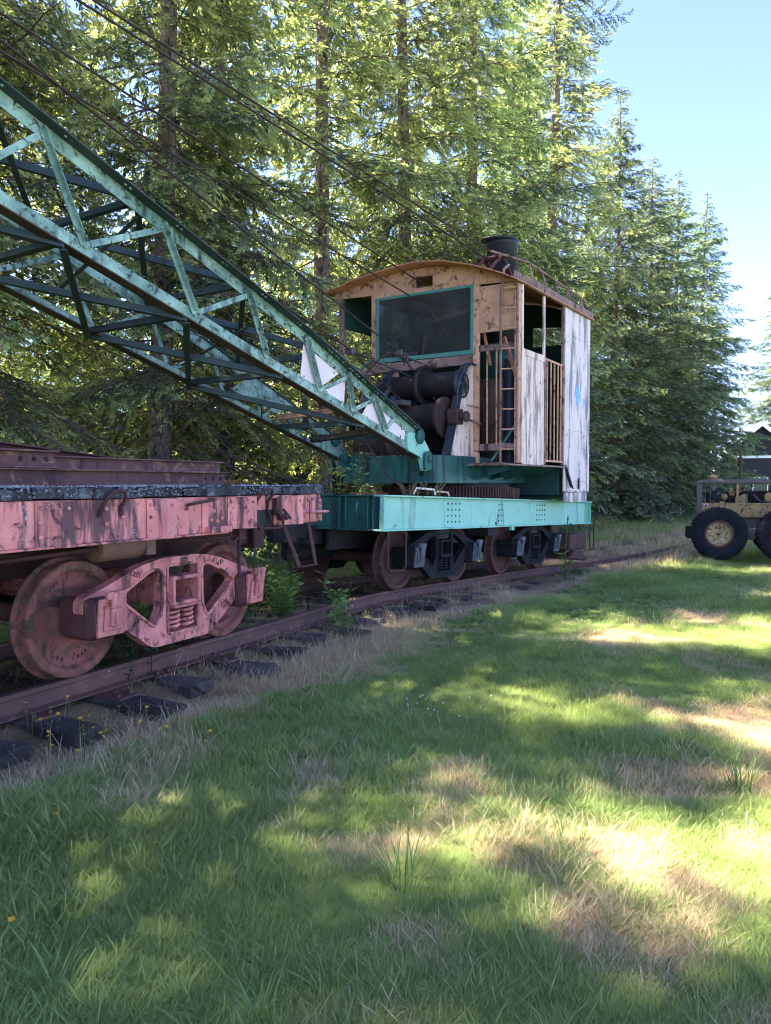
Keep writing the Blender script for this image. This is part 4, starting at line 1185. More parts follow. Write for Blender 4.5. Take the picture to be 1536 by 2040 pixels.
    q = MB(); q.bar((4.33, YR - .03, 1.70), (4.55, YR - .06, 1.36), .05, .03); q.tube([(4.98, YR - .03, 1.33), (4.98, YR - .035, 1.52)], .018, 6); q.tube([(4.3, YR - .03, 1.75), (4.5, YR - .07, 1.40), (4.62, YR - .06, 1.34)], .014, 6); q.build('panel_latch', M_DARK, R, .004)
    # side eave strip
    q = MB(); q.box(2.12, 5.66, YR - .045, YR - .012, 4.455, 4.595, jit=.004); q.build('eave_strip', M_FASCIA, R, .006)
    # roof: arched sheets, slightly wavy
    vs = []; fsx = []
    nx, ny = 9, 27
    rnd = random.Random(3)
    for i in range(nx):
        x = 2.10 + (5.70 - 2.10) * i / (nx - 1)
        for j in range(ny):
            y = -1.60 + 3.64 * j / (ny - 1)
            wob = .012 * math.sin(y * 3.1 + 1) * (1 if i == 0 else .2) + (-.03 if (i == 0 and j > ny - 5) else 0)
            vs.append((x + rnd.uniform(-.012, .012) * (i == 0), y, roof_z(y) + wob - (.015 if i == 0 else 0)))
    base = len(vs)
    vs += [(x, y, z - .022) for x, y, z in vs]
    for i in range(nx - 1):
        for j in range(ny - 1):
            a = i * ny + j; fsx.append((a, a + 1, a + ny + 1, a + ny)); fsx.append((base + a, base + a + ny, base + a + ny + 1, base + a + 1))
    for j in range(ny - 1):
        fsx.append((j, base + j, base + j + 1, j + 1)); a = (nx - 1) * ny + j; fsx.append((a, a + 1, base + a + 1, base + a))
    for i in range(nx - 1):
        a = i * ny; fsx.append((a, a + ny, base + a + ny, base + a)); a = i * ny + ny - 1; fsx.append((a, base + a, base + a + ny, a + ny))
    q = MB(); q.add(vs, fsx, True); roof = q.build('cab_roof', M_ROOF, R)
    # chimney with lid
    ch = MB(); ch.lathe([(0, 4.80), (.265, 4.80), (.265, 5.50), (.28, 5.51), (.28, 5.56), (.26, 5.57), (.0, 5.57)], (3.75, -.62, 0), 'z', 36)
    chim = ch.build('chimney', M_CHIMNEY, R)
    lidm = MB(); lidm.lathe([(0, .0), (.31, 0), (.32, .015), (.31, .03), (0, .04)], (0, 0, 0), 'z', 28)
    lo = lidm.build('chimney_lid', M_CHIMNEY, chim); lo.location = (3.70, -.58, 5.585); lo.rotation_euler = (.05, -.06, 0)
    hs = MB(); hs.lathe([(0, 4.9), (.30, 4.9), (.33, 4.98), (.25, 5.06), (0, 5.08)], (3.05, -.15, 0), 'z', 24); hs.build('roof_hatch', M_DARK, R)
    # boom gantry head on the roof
    g = MB()
    for y in (-.95, -.65):
        g.bar((3.9, y + .15, 4.85), (3.02, y, 5.12), .05, .05); g.bar((2.6, y + .02, 4.80), (3.02, y, 5.12), .04, .04)
    g.tube([(3.02, -1.08, 5.10), (3.02, -.5, 5.12)], .035, 10)
    g.bar((3.3, 1.2, 4.97), (3.02, -.9, 5.10), .05, .05)
    g.build('boom_gantry', M_DARKRED, R, .004)
    # roof handrail
    hr = MB(); p1 = [(2.5, -1.0, 5.06), (3.28, -1.30, 5.02), (4.6, -1.30, 4.98), (5.95, -1.30, 4.93)]
    hr.tube(p1, .018, 8); hr.tube([(3.3, -1.36, 4.76), (4.7, -1.36, 4.72), (5.95, -1.36, 4.68)], .014, 6)
    rail = hr.build('roof_handrail', M_FASCIA, R)
    for x, z in ((3.30, 5.02), (3.85, 5.0), (4.45, 4.985), (5.05, 4.965), (5.20, 4.96), (5.75, 4.94), (5.92, 4.93)):
        q = MB(); q.tube([(x, -1.30, z), (x + .03, -1.40, 4.60)], .014, 6); q.build('handrail_post', M_FASCIA, rail)
    # ladder at the front corner
    ld = MB(); ld.tube([(XF - .16, -1.30, 1.75), (XF - .16, -1.30, 4.30), (XF - .19, -1.36, 4.66), (XF - .10, -1.40, 4.74)], .022, 4)
    ld.tube([(XF - .10, -1.545, 1.75), (XF - .10, -1.545, 4.58)], .02, 4)
    lad = ld.build('ladder_rail', M_FASCIA, R)
    for k in range(9):
        z = 1.95 + k * .305; q = MB(); q.tube([(XF - .16, -1.29, z), (XF - .10, -1.55, z + .0)], .012, 8); q.build('ladder_rung', M_TAN, lad)
    # ---- inside the cab: boiler, floor machinery
    q = MB(); q.lathe([(0, 1.75), (.46, 1.75), (.46, 3.15), (.44, 3.17), (0, 3.17)], (3.55, -.72, 0), 'z', 32); boil = q.build('boiler', M_BOILER, R)
    q = MB(); q.lathe([(.40, 3.16), (.45, 3.17), (.45, 3.62), (.3, 3.78), (0, 3.8)], (3.55, -.72, 0), 'z', 32); q.build('boiler_top', M_TEAL, boil)
    q = MB(); q.lathe([(0, 3.79), (.22, 3.79), (.22, 4.82), (0, 4.82)], (3.75, -.62, 0), 'z', 24); q.build('flue_pipe', M_DARK, boil)
    q = MB(); q.tube([(2.85, -1.18, 1.75), (2.85, -1.18, 3.4)], .10, 14); q.build('water_column', M_CHIMNEY, R)
    q = MB(); q.bar((2.55, -1.0, 1.78), (2.85, -1.42, 2.55), .04, .04); q.build('teal_stay', M_TEALFRAME, R, .004)
    q = MB(); q.bar((2.75, -1.12, 3.75), (2.70, -1.36, 3.1), .05, .05); q.bar((2.6, -.84, 3.82), (2.62, -.95, 3.3), .05, .04); q.build('control_lever', M_ROOF, R, .004)
    q = MB(); q.box(2.65, 4.6, -.2, 1.3, 1.75, 2.5); q.box(2.9, 4.2, .1, 1.1, 2.5, 3.2); q.lathe([(0, 0), (.5, 0), (.55, .05), (.55, .18), (.5, .22), (0, .22)], (3.1, -.25, 2.45), 'y', 28); q.box(2.6, 2.66, -.7, 1.5, 1.75, 3.0); q.build('engine_block', M_DARK, R, .02)
    q = MB(); q.lathe([(.30, -.02), (.33, -.02), (.33, .02), (.30, .02)], (2.75, .42, 4.05), 'x', 30, a0=.3, a1=2.8); q.bar((2.7, .42, 3.3), (2.8, .36, 3.95), .04, .04); q.tube([(2.62, -.12 + .10 * math.cos(a), 3.85 + .10 * math.sin(a)) for a in np.linspace(0, 6.0, 14)], .008, 5); q.build('control_arch', M_ROOF, R)
    # ---- hoist drums
    def drum(nm, x, z, y0, y1, r, mat, ridges):
        q = MB(); prof = [(0, y0)]
        n = ridges
        for i in range(n):
            a = y0 + (y1 - y0) * i / n; c_ = y0 + (y1 - y0) * (i + .5) / n
            prof += [(r - .006, a), (r + .008, c_)]
        prof += [(r - .006, y1), (0, y1)]
        q.lathe(prof, (x, 0, z), 'y', 36); return q.build(nm, mat, R)
    def disc(nm, x, z, y, r, t, mat, par, n=36):
        q = MB(); q.lathe([(0, y - t / 2), (r * .3, y - t / 2 - .03), (r * .34, y - t / 2), (r * .86, y - t / 2), (r * .90, y - t / 2 - .012), (r, y - t / 2 - .012), (r, y + t / 2 + .012), (r * .9, y + t / 2 + .012), (r * .86, y + t / 2), (0, y + t / 2)], (x, 0, z), 'y', n)
        return q.build(nm, mat, par)
    a = drum('hoist_drum', 1.75, 2.43, -.58, -.22, .225, M_DRUM, 16); disc('drum_flange', 1.75, 2.43, -.60, .315, .04, M_DRUMRUST, a); disc('drum_flange', 1.75, 2.43, .95, .315, .04, M_DRUMRUST, a)
    a = drum('hoist_drum', 1.75, 2.43, -.21, .93, .205, M_DRUMRUST, 20)
    a = drum('hoist_drum', 1.98, 2.95, -.72, -.14, .20, M_DRUM, 24); disc('drum_flange', 1.98, 2.95, -.12, .33, .05, M_DRUM, a); disc('drum_flange', 1.98, 2.95, -.75, .215, .06, M_CHIMNEY, a)
    a = drum('hoist_drum', 1.98, 2.95, -.09, .46, .185, M_DRUM, 20); disc('drum_flange', 1.98, 2.95, .48, .20, .05, M_CHIMNEY, a)
    a = drum('hoist_drum', 1.55, 2.60, .12, .20, .19, M_CHIMNEY, 2)
    a = drum('hoist_drum', 1.45, 2.0, .1, .75, .22, M_DRUMRUST, 12)
    q = MB(); q.tube([(1.75, -.62, 2.43), (1.75, -.95, 2.43)], .06, 14); q.box(1.64, 1.86, -.87, -.70, 2.32, 2.55); q.lathe([(0, 0), (.085, 0), (.085, .05), (0, .05)], (1.75, -1.0, 2.43), 'y', 18); q.build('drum_shaft_bearing', M_DRUMRUST, R, .01)
    q = MB(); q.tube([(1.98, -.8, 2.95), (1.98, .8, 2.95)], .07, 12); q.build('drum_shaft', M_DARK, R)
    # winch side frames
    for y, nm in ((-.76, 1), (.62, 0)):
        q = MB()
        pr = [(1.52, 1.85), (2.36, 1.85), (2.36, 3.28), (2.24, 3.30), (2.10, 3.24), (1.98, 3.10), (1.88, 2.8)]
        q.prism(pr, y - .02, y + .02, 'xz'); wf_ = q.build('winch_frame', M_TANFADE if nm else M_TAN, R, .004)
        q = MB()
        edge = [(1.52, 1.85), (1.88, 2.8), (1.98, 3.10), (2.10, 3.24), (2.24, 3.30), (2.36, 3.28)]
        for (a0, z0), (a1, z1) in zip(edge[:-1], edge[1:]): q.bar((a0, y, z0), (a1, y, z1), .15, .02, (-1, 0, .3))
        q.build('frame_flange', M_CHIMNEY, wf_, .003)
    q = MB(); q.tube([(1.95, -.86, 3.2), (1.85, -.80, 3.0), (1.78, -.80, 2.8), (1.80, -.79, 2.62)], .006, 5); q.build('loose_wire', M_STEELLID, R)
    q = MB(); q.tube([(1.75, -.98, 2.60), (2.38, -.86, 2.62)], .012, 6); q.tube([(1.8, -1.0, 2.38), (2.38, -.9, 2.36)], .018, 6); q.build('control_rod', M_FASCIA, R)
    q = MB(); q.box(1.25, 1.7, .35, .72, 1.85, 2.5); q.box(1.35, 1.6, -.1, .5, 2.62, 2.70); q.bar((1.3, .55, 2.4), (1.9, .40, 3.05), .06, .06); q.bar((1.3, .75, 2.5), (1.7, .68, 2.95), .05, .09); q.build('clutch_gear', M_GREYIRON, R, .01)
    # ---- boom
    YN, YF = -.65, .85
    def zb(x): return 1.87 + .282 * (1.05 - x)
    def zt(x):
        if x > -1.65: return 3.165 - .40 * (x + 1.65)
        if x > -5.6: return 3.165 - .343 * (x + 1.65)
        return 4.52 - .285 * (x + 5.6)
    XT = -11.6
    for y, o in ((YN, -1), (YF, 1)):
        q = MB()
        segs = [((.80, zt(.80)), (-1.65, zt(-1.65))), ((-1.65, zt(-1.65)), (-5.6, zt(-5.6))), ((-5.6, zt(-5.6)), (XT, zt(XT)))]
        for (xa, za), (xb, zb_) in segs:
            q.bar((xa, y, za - .06), (xb, y, zb_ - .06), .012, .12); 
        chd = q.build('boom_chord', M_BOOM, R, .003)
        q = MB()
        for (xa, za), (xb, zb_) in segs: q.bar((xa, y + o * .045, za + .007), (xb, y + o * .045, zb_ + .007), .16, .013)
        q.build('chord_flange', M_BOOMDARK, chd, .003)  # dark because the shade of its underside is painted into the colour
        rv = MB()
        x = .7
        while x > -9:
            for dx in (0, -.05): rv.rivet((x + dx, y + o * .006, zt(x + dx) - .09), (0, o, 0), .0155); rv.rivet((x + dx + .03, y + o * .07, zt(x + dx + .03) - .001), (-.3, 0, -1), .015)
            x -= .14 if x > -1.2 else .58
        tag(rv.build('rivets', M_BOOM, chd), kind='stuff')
        q = MB()
        q.bar((1.02, y, zb(1.02) - .05), (XT, y, zb(XT) - .05), .012, .105)
        chd = q.build('boom_chord', M_BOOM, R, .003)
        q = MB(); q.bar((1.02, y - o * .055, zb(1.02) - .11), (XT, y - o * .055, zb(XT) - .11), .13, .013); q.build('chord_flange', M_BOOMRUST, chd, .002)
        rv = MB(); x = .95
        while x > -1.2:
            rv.rivet((x, y + o * .006, zb(x) - .03), (0, o, 0), .0155); x -= .13
        tag(rv.build('rivets', M_BOOM, chd), kind='stuff')
        tn = [.25, -.27, -.84, -1.65, -2.61, -3.73, -4.94, -6.15, -7.36, -8.57, -9.78]
        bn = [.0, -.74, -1.41, -2.33, -3.35, -4.57, -5.55, -6.75, -7.96, -9.17, -10.4]
        for i in range(len(tn)):
            if True:
                # strut from the top node forward-down to its bottom node, and back up
                if not (o < 0 and i == 3):
                  q = MB(); q.bar((tn[i], y + o * .013, zt(tn[i]) - .10), (bn[i], y + o * .013, zb(bn[i]) - .04), .012, .05 if i < 3 else .055, (1, 0, .6)); q.build('boom_brace', M_BOOM, R, .002)
                if i + 1 < len(tn):
                    q = MB(); q.bar((bn[i], y + o * .02, zb(bn[i]) - .04), (tn[i + 1], y + o * .02, zt(tn[i + 1]) - .07), .012, .055, (0, 0, 1)); q.bar((bn[i], y + o * .05, zb(bn[i]) - .012), (tn[i + 1], y + o * .05, zt(tn[i + 1]) - .042), .05, .008, (0, 0, 1)); q.build('boom_brace', M_BOOM, R, .002)
        # foot bracket
        q = MB()
        q.prism(round_poly([(.55, zt(.55) - .14), (.9, zt(.9)), (1.12, 1.96), (1.22, 1.80), (1.14, 1.62), (1.0, 1.60), (.92, 1.80), (.55, zb(.55) - .12)], .04, 2), y - .035, y + .035, 'xz')
        ft = q.build('boom_foot', M_LIGHTGREEN if o < 0 else M_BOOM, R, .006)
        q = MB(); q.lathe([(0, -.11), (.05, -.11), (.06, -.10), (.06, .10), (.05, .11), (0, .11)], (1.05, y, 1.78), 'y', 20); q.build('foot_pin', M_TEAL, ft)
        q = MB()
        for dy in (-.075, .075): q.prism(round_poly([(.93, 1.62), (1.125, 1.62), (1.125, 1.88), (1.0, 1.90), (.94, 1.84)], .04, 2), y + dy - .018, y + dy + .018, 'xz')
        q.build('foot_lug', M_TEAL, ft, .004)
        q = MB(); q.lathe([(0, 0), (.10, 0), (.115, .012), (.115, .03), (.0, .03)], (.86, y - .07, zt(.86) - .06), 'y', 20); q.build('hinge_disc', M_TEAL, ft)
    # white plates riveted into the near truss, rusty one at the foot
    for pl_, mt in (([(-1.66, zt(-1.62) - .12), (-.98, zt(-.98) - .12), (-1.39, zb(-1.39) - .01), (-1.72, zb(-1.72) - .01)], M_WHITEPLATE),
                    ([(-.85, zt(-.85) - .12), (-.88, zb(-.88) - .01), (-1.30, zb(-1.30) - .01)], M_WHITEPLATE),
                    ([(-.31, zt(-.31) - .12), (.56, zt(.56) - .12), (.52, zb(.52) - .01), (-.50, zb(-.50) - .01)], M_WHITEPLATE)):
        q = MB(); q.prism(pl_, YN + .009, YN + .019, 'xz'); gs = q.build('boom_gusset', mt, R, .002)
        cxm = sum(a for a, _ in pl_) / len(pl_); czm = sum(b_ for _, b_ in pl_) / len(pl_)
        q = MB()
        for a, b_ in pl_: q.rivet((a + (cxm - a) * .22, YN + .009, b_ + (czm - b_) * .22), (0, -1, 0), .012)
        tag(q.build('plate_bolts', M_FASCIA, gs), kind='stuff')
    # far truss web plate near the foot
    q = MB(); q.prism([(-.45, zb(-.45) + .1), (-1.35, zb(-1.35) + .1), (-1.05, zt(-1.05) - .12), (-.75, zt(-.75) - .13), (-.25, zt(-.25) - .14)], YF - .019, YF - .009, 'xz'); q.build('boom_gusset', M_BOOM, R, .002)
    q = MB(); q.prism([(.75, zb(.75) + .1), (-.30, zb(-.30) + .1), (-.15, zt(-.15) - .30), (.55, zt(.55) - .16)], YF - .019, YF - .009, 'xz'); q.build('boom_gusset', M_TEAL, R, .002)
    # cross members: struts and diagonals between the trusses, top and bottom planes
    def cross(xa, ya, za, xb, yb, zb_, mat, w=.10, h=.012, angle=True):
        w *= .8
        q = MB(); q.bar((xa, ya, za), (xb, yb, zb_), w, h)
        if angle: q.bar((xa, ya, za + .035), (xb, yb, zb_ + .035), .010, .06)
        return q.build('boom_cross_brace', mat, R, .002)
    bx = [-.45, -2.04, -3.44, -4.75, -6.3, -7.9, -9.5, -11.0]
    for i, x in enumerate(bx):
        cross(x, YN, zb(x) - .11, x, YF, zb(x) - .11, M_BOOMDARK)
        if i + 1 < len(bx):
            x2 = bx[i + 1]
            cross(x, YN, zb(x) - .15, x2, YF, zb(x2) - .15, M_BOOMDARK, .12)
            if i > 0: cross(x, YF, zb(x) - .165, x2, YN, zb(x2) - .165, M_BOOMDARK, .08)
    tx = [-1.2, -2.65, -4.0, -5.4, -6.9, -8.4, -10]
    for i, x in enumerate(tx):
        cross(x, YN, zt(x) - .03, x, YF, zt(x) - .03, M_BOOMDARK, .08)
        if i + 1 < len(tx):
            x2 = tx[i + 1]
            cross(x, YN, zt(x) - .02, x2, YF, zt(x2) - .02, M_BOOMDARK, .07)
            cross(x, YF, zt(x) - .045, x2, YN, zt(x2) - .045, M_BOOMDARK, .07)
    # sway frames inside the boom
    for x in (-2.2, -3.9, -5.6, -7.2):
        for a, c_ in (((YN + .05), (YF - .05)), ((YF - .05), (YN + .05))):
            cross(x, a, zb(x) + .05, x - .02 if a < c_ else x - .05, c_, zt(x) - .1, M_BOOMDARK, .06, .012, False)
    # portal strut at the foot with kick-up
    cross(-.45, YF, zb(-.45) + .02, -.75, YN, zb(-.75) - .04, M_TAN, .10, .02)  # boom strut in tan: sunlight on it put into the colour
    cross(.35, YF, zb(.35) - .02, -.05, YN, zb(-.05) - .05, M_BOOMRUST, .16, .03)
    cross(.35, YF, zb(.35) + .02, .42, YN, zb(.42) - .02, M_BOOMDARK, .14, .02)
    cross(-.1, YF - .25, zb(-.1), -.25, YF - .35, zt(-.25), M_BOOMRUST, .10, .05, False)
    # boom tip sheaves
    tp = MB(); tp.tube([(XT - .05, YN - .05, zt(XT) - .3), (XT - .05, YF + .05, zt(XT) - .3)], .05, 10)
    for y in (-.15, .1, .35): tp.lathe([(0, -.04), (.28, -.04), (.33, -.035), (.29, 0), (.33, .035), (.28, .04), (0, .04)], (XT - .05, y, zt(XT) - .1), 'y', 24)
    tp.build('tip_sheave', M_BOOMDARK, R)
    # ---- wire ropes
    def rope(pts, r=.0115, nm='wire_rope', mat=M_CABLE, sag=0.0):
        if len(pts) == 2 and sag:
            a, c_ = Vector(pts[0]), Vector(pts[1]); pts = []
            for i in range(13):
                t = i / 12; p = a.lerp(c_, t); p.z -= sag * 4 * t * (1 - t); pts.append(p)
        q = MB(); q.tube(pts, r, 6); q.build(nm, mat, R)
    def ext(a, c_, x):
        a, c_ = Vector(a), Vector(c_); t = (x - a.x) / (c_.x - a.x); return a + (c_ - a) * t
    G1, G2 = (3.0, -.92, 5.09), (3.0, -.70, 5.10)
    rope([G1, ext(G1, (-4, -.06, 5.91), -11.5)], .013); rope([G2, ext(G2, (-4, .16, 5.98), -11.5)], .013)
    c2a, c2b = (-4.81, .1, 5.45), (1.18, .1, 4.78)
    rope([ext(c2a, c2b, 3.1), ext(c2a, c2b, -11.5)], .012)
    c3a, c3b = (-4.81, .25, 5.22), (1.07, .25, 4.57)
    rope([ext(c3a, c3b, 3.0), ext(c3a, c3b, -11.5)], .011)
    c4a, c4b = (-4.81, .1, 5.22), (1.72, .1, 3.42)
    rope([ext(c4a, c4b, 1.9), ext(c4a, c4b, -11.5)], .0125)
    rope([(-6.0, .1, 5.05), (-1.73, .1, 3.80), (.11, .1, 3.36), (.35, .1, 3.28), (1.75, .1, 2.66)], .012)
    rope([(.30, .1, 3.30), (1.85, -.05, 3.06)], .010)
    rope([(1.60, .1, 3.45), (1.35, .25, 3.40), (1.1, .4, 3.1), (1.05, .5, 2.7)], .012)
    rope([(1.62, .1, 3.42), (1.80, -.15, 3.05), (1.9, -.35, 2.72)], .011)
    rope([(1.62, .1, 3.42), (2.0, -.3, 3.22)], .009)
    q = MB()
    for k in range(3): q.box(1.50 + k * .09, 1.54 + k * .09, .02, .14, 3.40 - k * .035, 3.49 - k * .035)
    q.box(.24, .32, .05, .15, 3.25, 3.34); q.build('rope_clamp', M_GREYIRON, R, .004)
    # slack ropes hanging below the boom
    rope([(-.85, .75, 2.5), (-.88, .72, 2.0), (-.75, .5, 1.55), (-.55, .2, 1.32), (-.2, -.1, 1.30)], .010)
    rope([(-.05, -.2, 2.3), (-.02, -.4, 1.95), (.15, -.6, 1.55), (.4, -.75, 1.33), (.7, -.85, 1.30)], .011)
    q = MB(); q.tube([(.15, -1.02, 1.285), (.18, -1.05, 1.37), (.62, -1.07, 1.345), (.63, -1.08, 1.27)], .015, 8); q.tube([(.75, -1.0, 1.28), (.78, -1.03, 1.32), (1.05, -1.05, 1.30), (1.07, -1.05, 1.25)], .013, 8); q.build('deck_hand_loop', M_TANFADE, R)
    return R
CRANE = build_crane()
# ------------------------------------------------------------------ trees
def quads_mesh(name, Q, tone, mat, smooth=False):
    n = len(Q)
    me = bpy.data.meshes.new(name)
    me.vertices.add(n * 4); me.vertices.foreach_set('co', Q.reshape(-1).astype(np.float32))
    me.loops.add(n * 4); me.loops.foreach_set('vertex_index', np.arange(n * 4, dtype=np.int32))
    me.polygons.add(n); me.polygons.foreach_set('loop_start', np.arange(0, n * 4, 4, dtype=np.int32))
    try: me.polygons.foreach_set('loop_total', np.full(n, 4, np.int32))
    except Exception: pass
    if tone is not None:
        at = me.attributes.new('tone', 'FLOAT', 'FACE'); at.data.foreach_set('value', tone.astype(np.float32))
    me.update(calc_edges=True); me.validate()
    me.materials.append(mat)
    return me

def norm(a): return a / np.maximum(1e-9, np.linalg.norm(a, axis=-1, keepdims=True))

def lozenges(r, P, D, up, length, width):
    """leaf-sized diamonds from P along D"""
    n = len(P)
    nr = norm(up + r.normal(0, .45, (n, 3))); S = norm(np.cross(D, nr)); N = np.cross(S, D)
    l = (length * r.uniform(.6, 1.25, n))[:, None]; w = (width * r.uniform(.7, 1.3, n))[:, None]
    a = P; b = P + D * l * .55 + S * w * .5 - N * w * .15; c = P + D * l - N * l * .08; d = P + D * l * .55 - S * w * .5 - N * w * .15
    return np.stack([a, b, c, d], 1)

def branch_template(L, seed, leafy=1.0):
    r = np.random.default_rng(seed)
    P = []; D = []; TN = []; ST = []
    def axis(t): return np.array([L * t, 0.04 * L * math.sin(t * 5 + seed), L * (.10 * t - .30 * t * t + .10 * t ** 3)])
    def stem(a, b, w0, w1):
        d = norm((b - a)[None])[0]; s = np.cross(d, [0, 0, 1.0]); s = s / max(1e-6, np.linalg.norm(s)); u = np.cross(s, d)
        for q in (s, u):
            ST.append([a - q * w0, a + q * w0, b + q * w1, b - q * w1])
    pts = [axis(t) for t in np.linspace(0, 1, 6)]
    for i in range(5): stem(pts[i], pts[i + 1], .016 * (1 - i / 6) * (L / 2.2) ** .7, .016 * (1 - (i + 1) / 6) * (L / 2.2) ** .7)
    step = .13 / L
    t = .10
    while t < 1.0:
        for sd in (-1, 1):
            if r.random() < .25: continue
            ln = (.40 * L * (1 - t) ** .75 + .11) * r.uniform(.6, 1.2) * min(1, .45 + t * 2.2)
            ph = math.radians(r.normal(54, 9))
            d = norm(np.array([[math.cos(ph), sd * math.sin(ph), r.normal(-.40, .25)]]))[0]
            a = axis(t); e = a + d * ln + np.array([0, 0, -.10 * ln])
            stem(a, e, .006, .002)
            if r.random() > leafy: continue
            k = max(2, int(ln / .042))
            for i in range(k):
                f = (i + .8) / k
                if f < .12: continue
                p = a + (e - a) * f
                for s2 in (-1, 1):
                    an = math.radians(r.normal(38, 12)) * s2
                    dd = np.array([d[0] * math.cos(an) - d[1] * math.sin(an), d[0] * math.sin(an) + d[1] * math.cos(an), d[2] + r.normal(-.08, .28)])
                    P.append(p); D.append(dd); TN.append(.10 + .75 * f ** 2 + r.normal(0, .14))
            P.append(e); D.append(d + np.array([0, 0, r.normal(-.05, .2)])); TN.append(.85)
        t += step * r.uniform(.8, 1.2)
    P.append(axis(1)); D.append(np.array([1, 0, -.2])); TN.append(.8)
    P = np.array(P); D = norm(np.array(D))
    Q = lozenges(r, P, D, np.array([0, 0, 1.0]), .125, .036)
    return Q, np.clip(np.array(TN), 0, 1), np.array(ST)

TEMPL = {}
for L in (0.6, 1.1, 1.7, 2.4, 3.2):
    TEMPL[L] = [branch_template(L, int(L * 100) + k) for k in range(3)]
BARE = [branch_template(2.2, 900 + k, .12) for k in range(2)]

def make_conifer(seed, h, R, z0, per=5, bare_to=0.0, power=.80, gap=.44, mat=None):
    """returns trunk, limbs and crown meshes"""
    r = np.random.default_rng(seed)
    QL = []; TL = []; SL = []
    z = z0; Ls = np.array(sorted(TEMPL))
    az = 0
    while z < h - .25:
        f = (z - z0) / (h - z0)
        env = R * (1 - f) ** power * (.72 + .28 * min(1, f * 5))
        k = per + (r.random() < .5) if f < .85 else 5
        for b in range(k):
            if r.random() < .14: continue
            Lb = max(.35, env * r.uniform(.62, 1.18))
            az += 2.39996 + r.normal(0, .25)
            inc = math.radians(-14 + 34 * f + r.normal(0, 7))     # lower limbs droop, top ones rise
            bare = z < bare_to and r.random() < .6
            if bare: Q, T, S = BARE[r.integers(2)]; s = Lb / 2.2
            else:
                Lt = Ls[np.argmin(np.abs(Ls - Lb))]; Q, T, S = TEMPL[Lt][r.integers(3)]; s = Lb / Lt
            roll = r.normal(0, .18)
            ca, sa, ci, si = math.cos(az), math.sin(az), math.cos(inc), math.sin(inc)
            Rr = np.array([[1, 0, 0], [0, math.cos(roll), -math.sin(roll)], [0, math.sin(roll), math.cos(roll)]])
            Ry = np.array([[ci, 0, -si], [0, 1, 0], [si, 0, ci]])
            Rz = np.array([[ca, -sa, 0], [sa, ca, 0], [0, 0, 1]])
            M = (Rz @ Ry @ Rr) * s
            o = np.array([0, 0, z + r.uniform(-.2, .2)])
            QL.append(Q @ M.T + o); TL.append(np.clip(T + r.normal(0, .13), 0, 1)); SL.append(S @ M.T + o)
        z += gap * r.uniform(.75, 1.25) * (1.0 if f < .8 else .6)
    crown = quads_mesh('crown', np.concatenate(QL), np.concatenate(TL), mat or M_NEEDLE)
    limbs = quads_mesh('limbs', np.concatenate(SL), None, M_TWIG)
    mb = MB()
    pts = []; n = 14; rad = h * .0095
    vs = []; fs = []
    for i in range(19):
        t = i / 18; zz = -.3 + (h + .1) * t
        rr = rad * (1 - t) ** .8 * (1 + .55 * math.exp(-zz * 2.0)) + .012
        for k in range(n):
            a = 2 * PI * k / n; w = 1 + r.normal(0, .035)
            vs.append((rr * w * math.cos(a) + .05 * math.sin(t * 7 + seed), rr * w * math.sin(a) + .05 * math.cos(t * 6 + seed), zz))
    for i in range(18):
        for k in range(n): fs.append((i * n + k, i * n + (k + 1) % n, (i + 1) * n + (k + 1) % n, (i + 1) * n + k))
    mb.add(vs, fs, True); trunk = mb.mesh('trunk'); trunk.materials.append(M_BARK)
    return trunk, limbs, crown

KINDS = {
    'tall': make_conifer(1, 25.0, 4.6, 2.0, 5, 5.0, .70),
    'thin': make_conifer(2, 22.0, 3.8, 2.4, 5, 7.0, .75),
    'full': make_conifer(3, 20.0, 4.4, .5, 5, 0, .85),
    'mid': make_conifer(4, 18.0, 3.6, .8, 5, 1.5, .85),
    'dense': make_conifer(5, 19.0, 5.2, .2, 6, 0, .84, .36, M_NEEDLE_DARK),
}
def tree(kind, x, y, h, w, rz, label, group=None):
    tm, lm, cm = KINDS[kind]
    base = {'tall': 25.0, 'thin': 22.0, 'full': 20.0, 'mid': 18.0, 'dense': 19.0}[kind]
    z = float(ground_z(x, y))
    o = empty('fir_tree', (x, y, z), rz, label, 'tree', group)
    o.rotation_euler = (random.uniform(-.025, .025), random.uniform(-.025, .025), rz)
    s = h / base; o.scale = (s * w, s * w, s)
    for nm, me in (('trunk', tm), ('limbs', lm), ('crown', cm)):
        c = bpy.data.objects.new(nm, me); COL.objects.link(c); c.parent = o
    return o
G1 = 'fir trees lining the track'
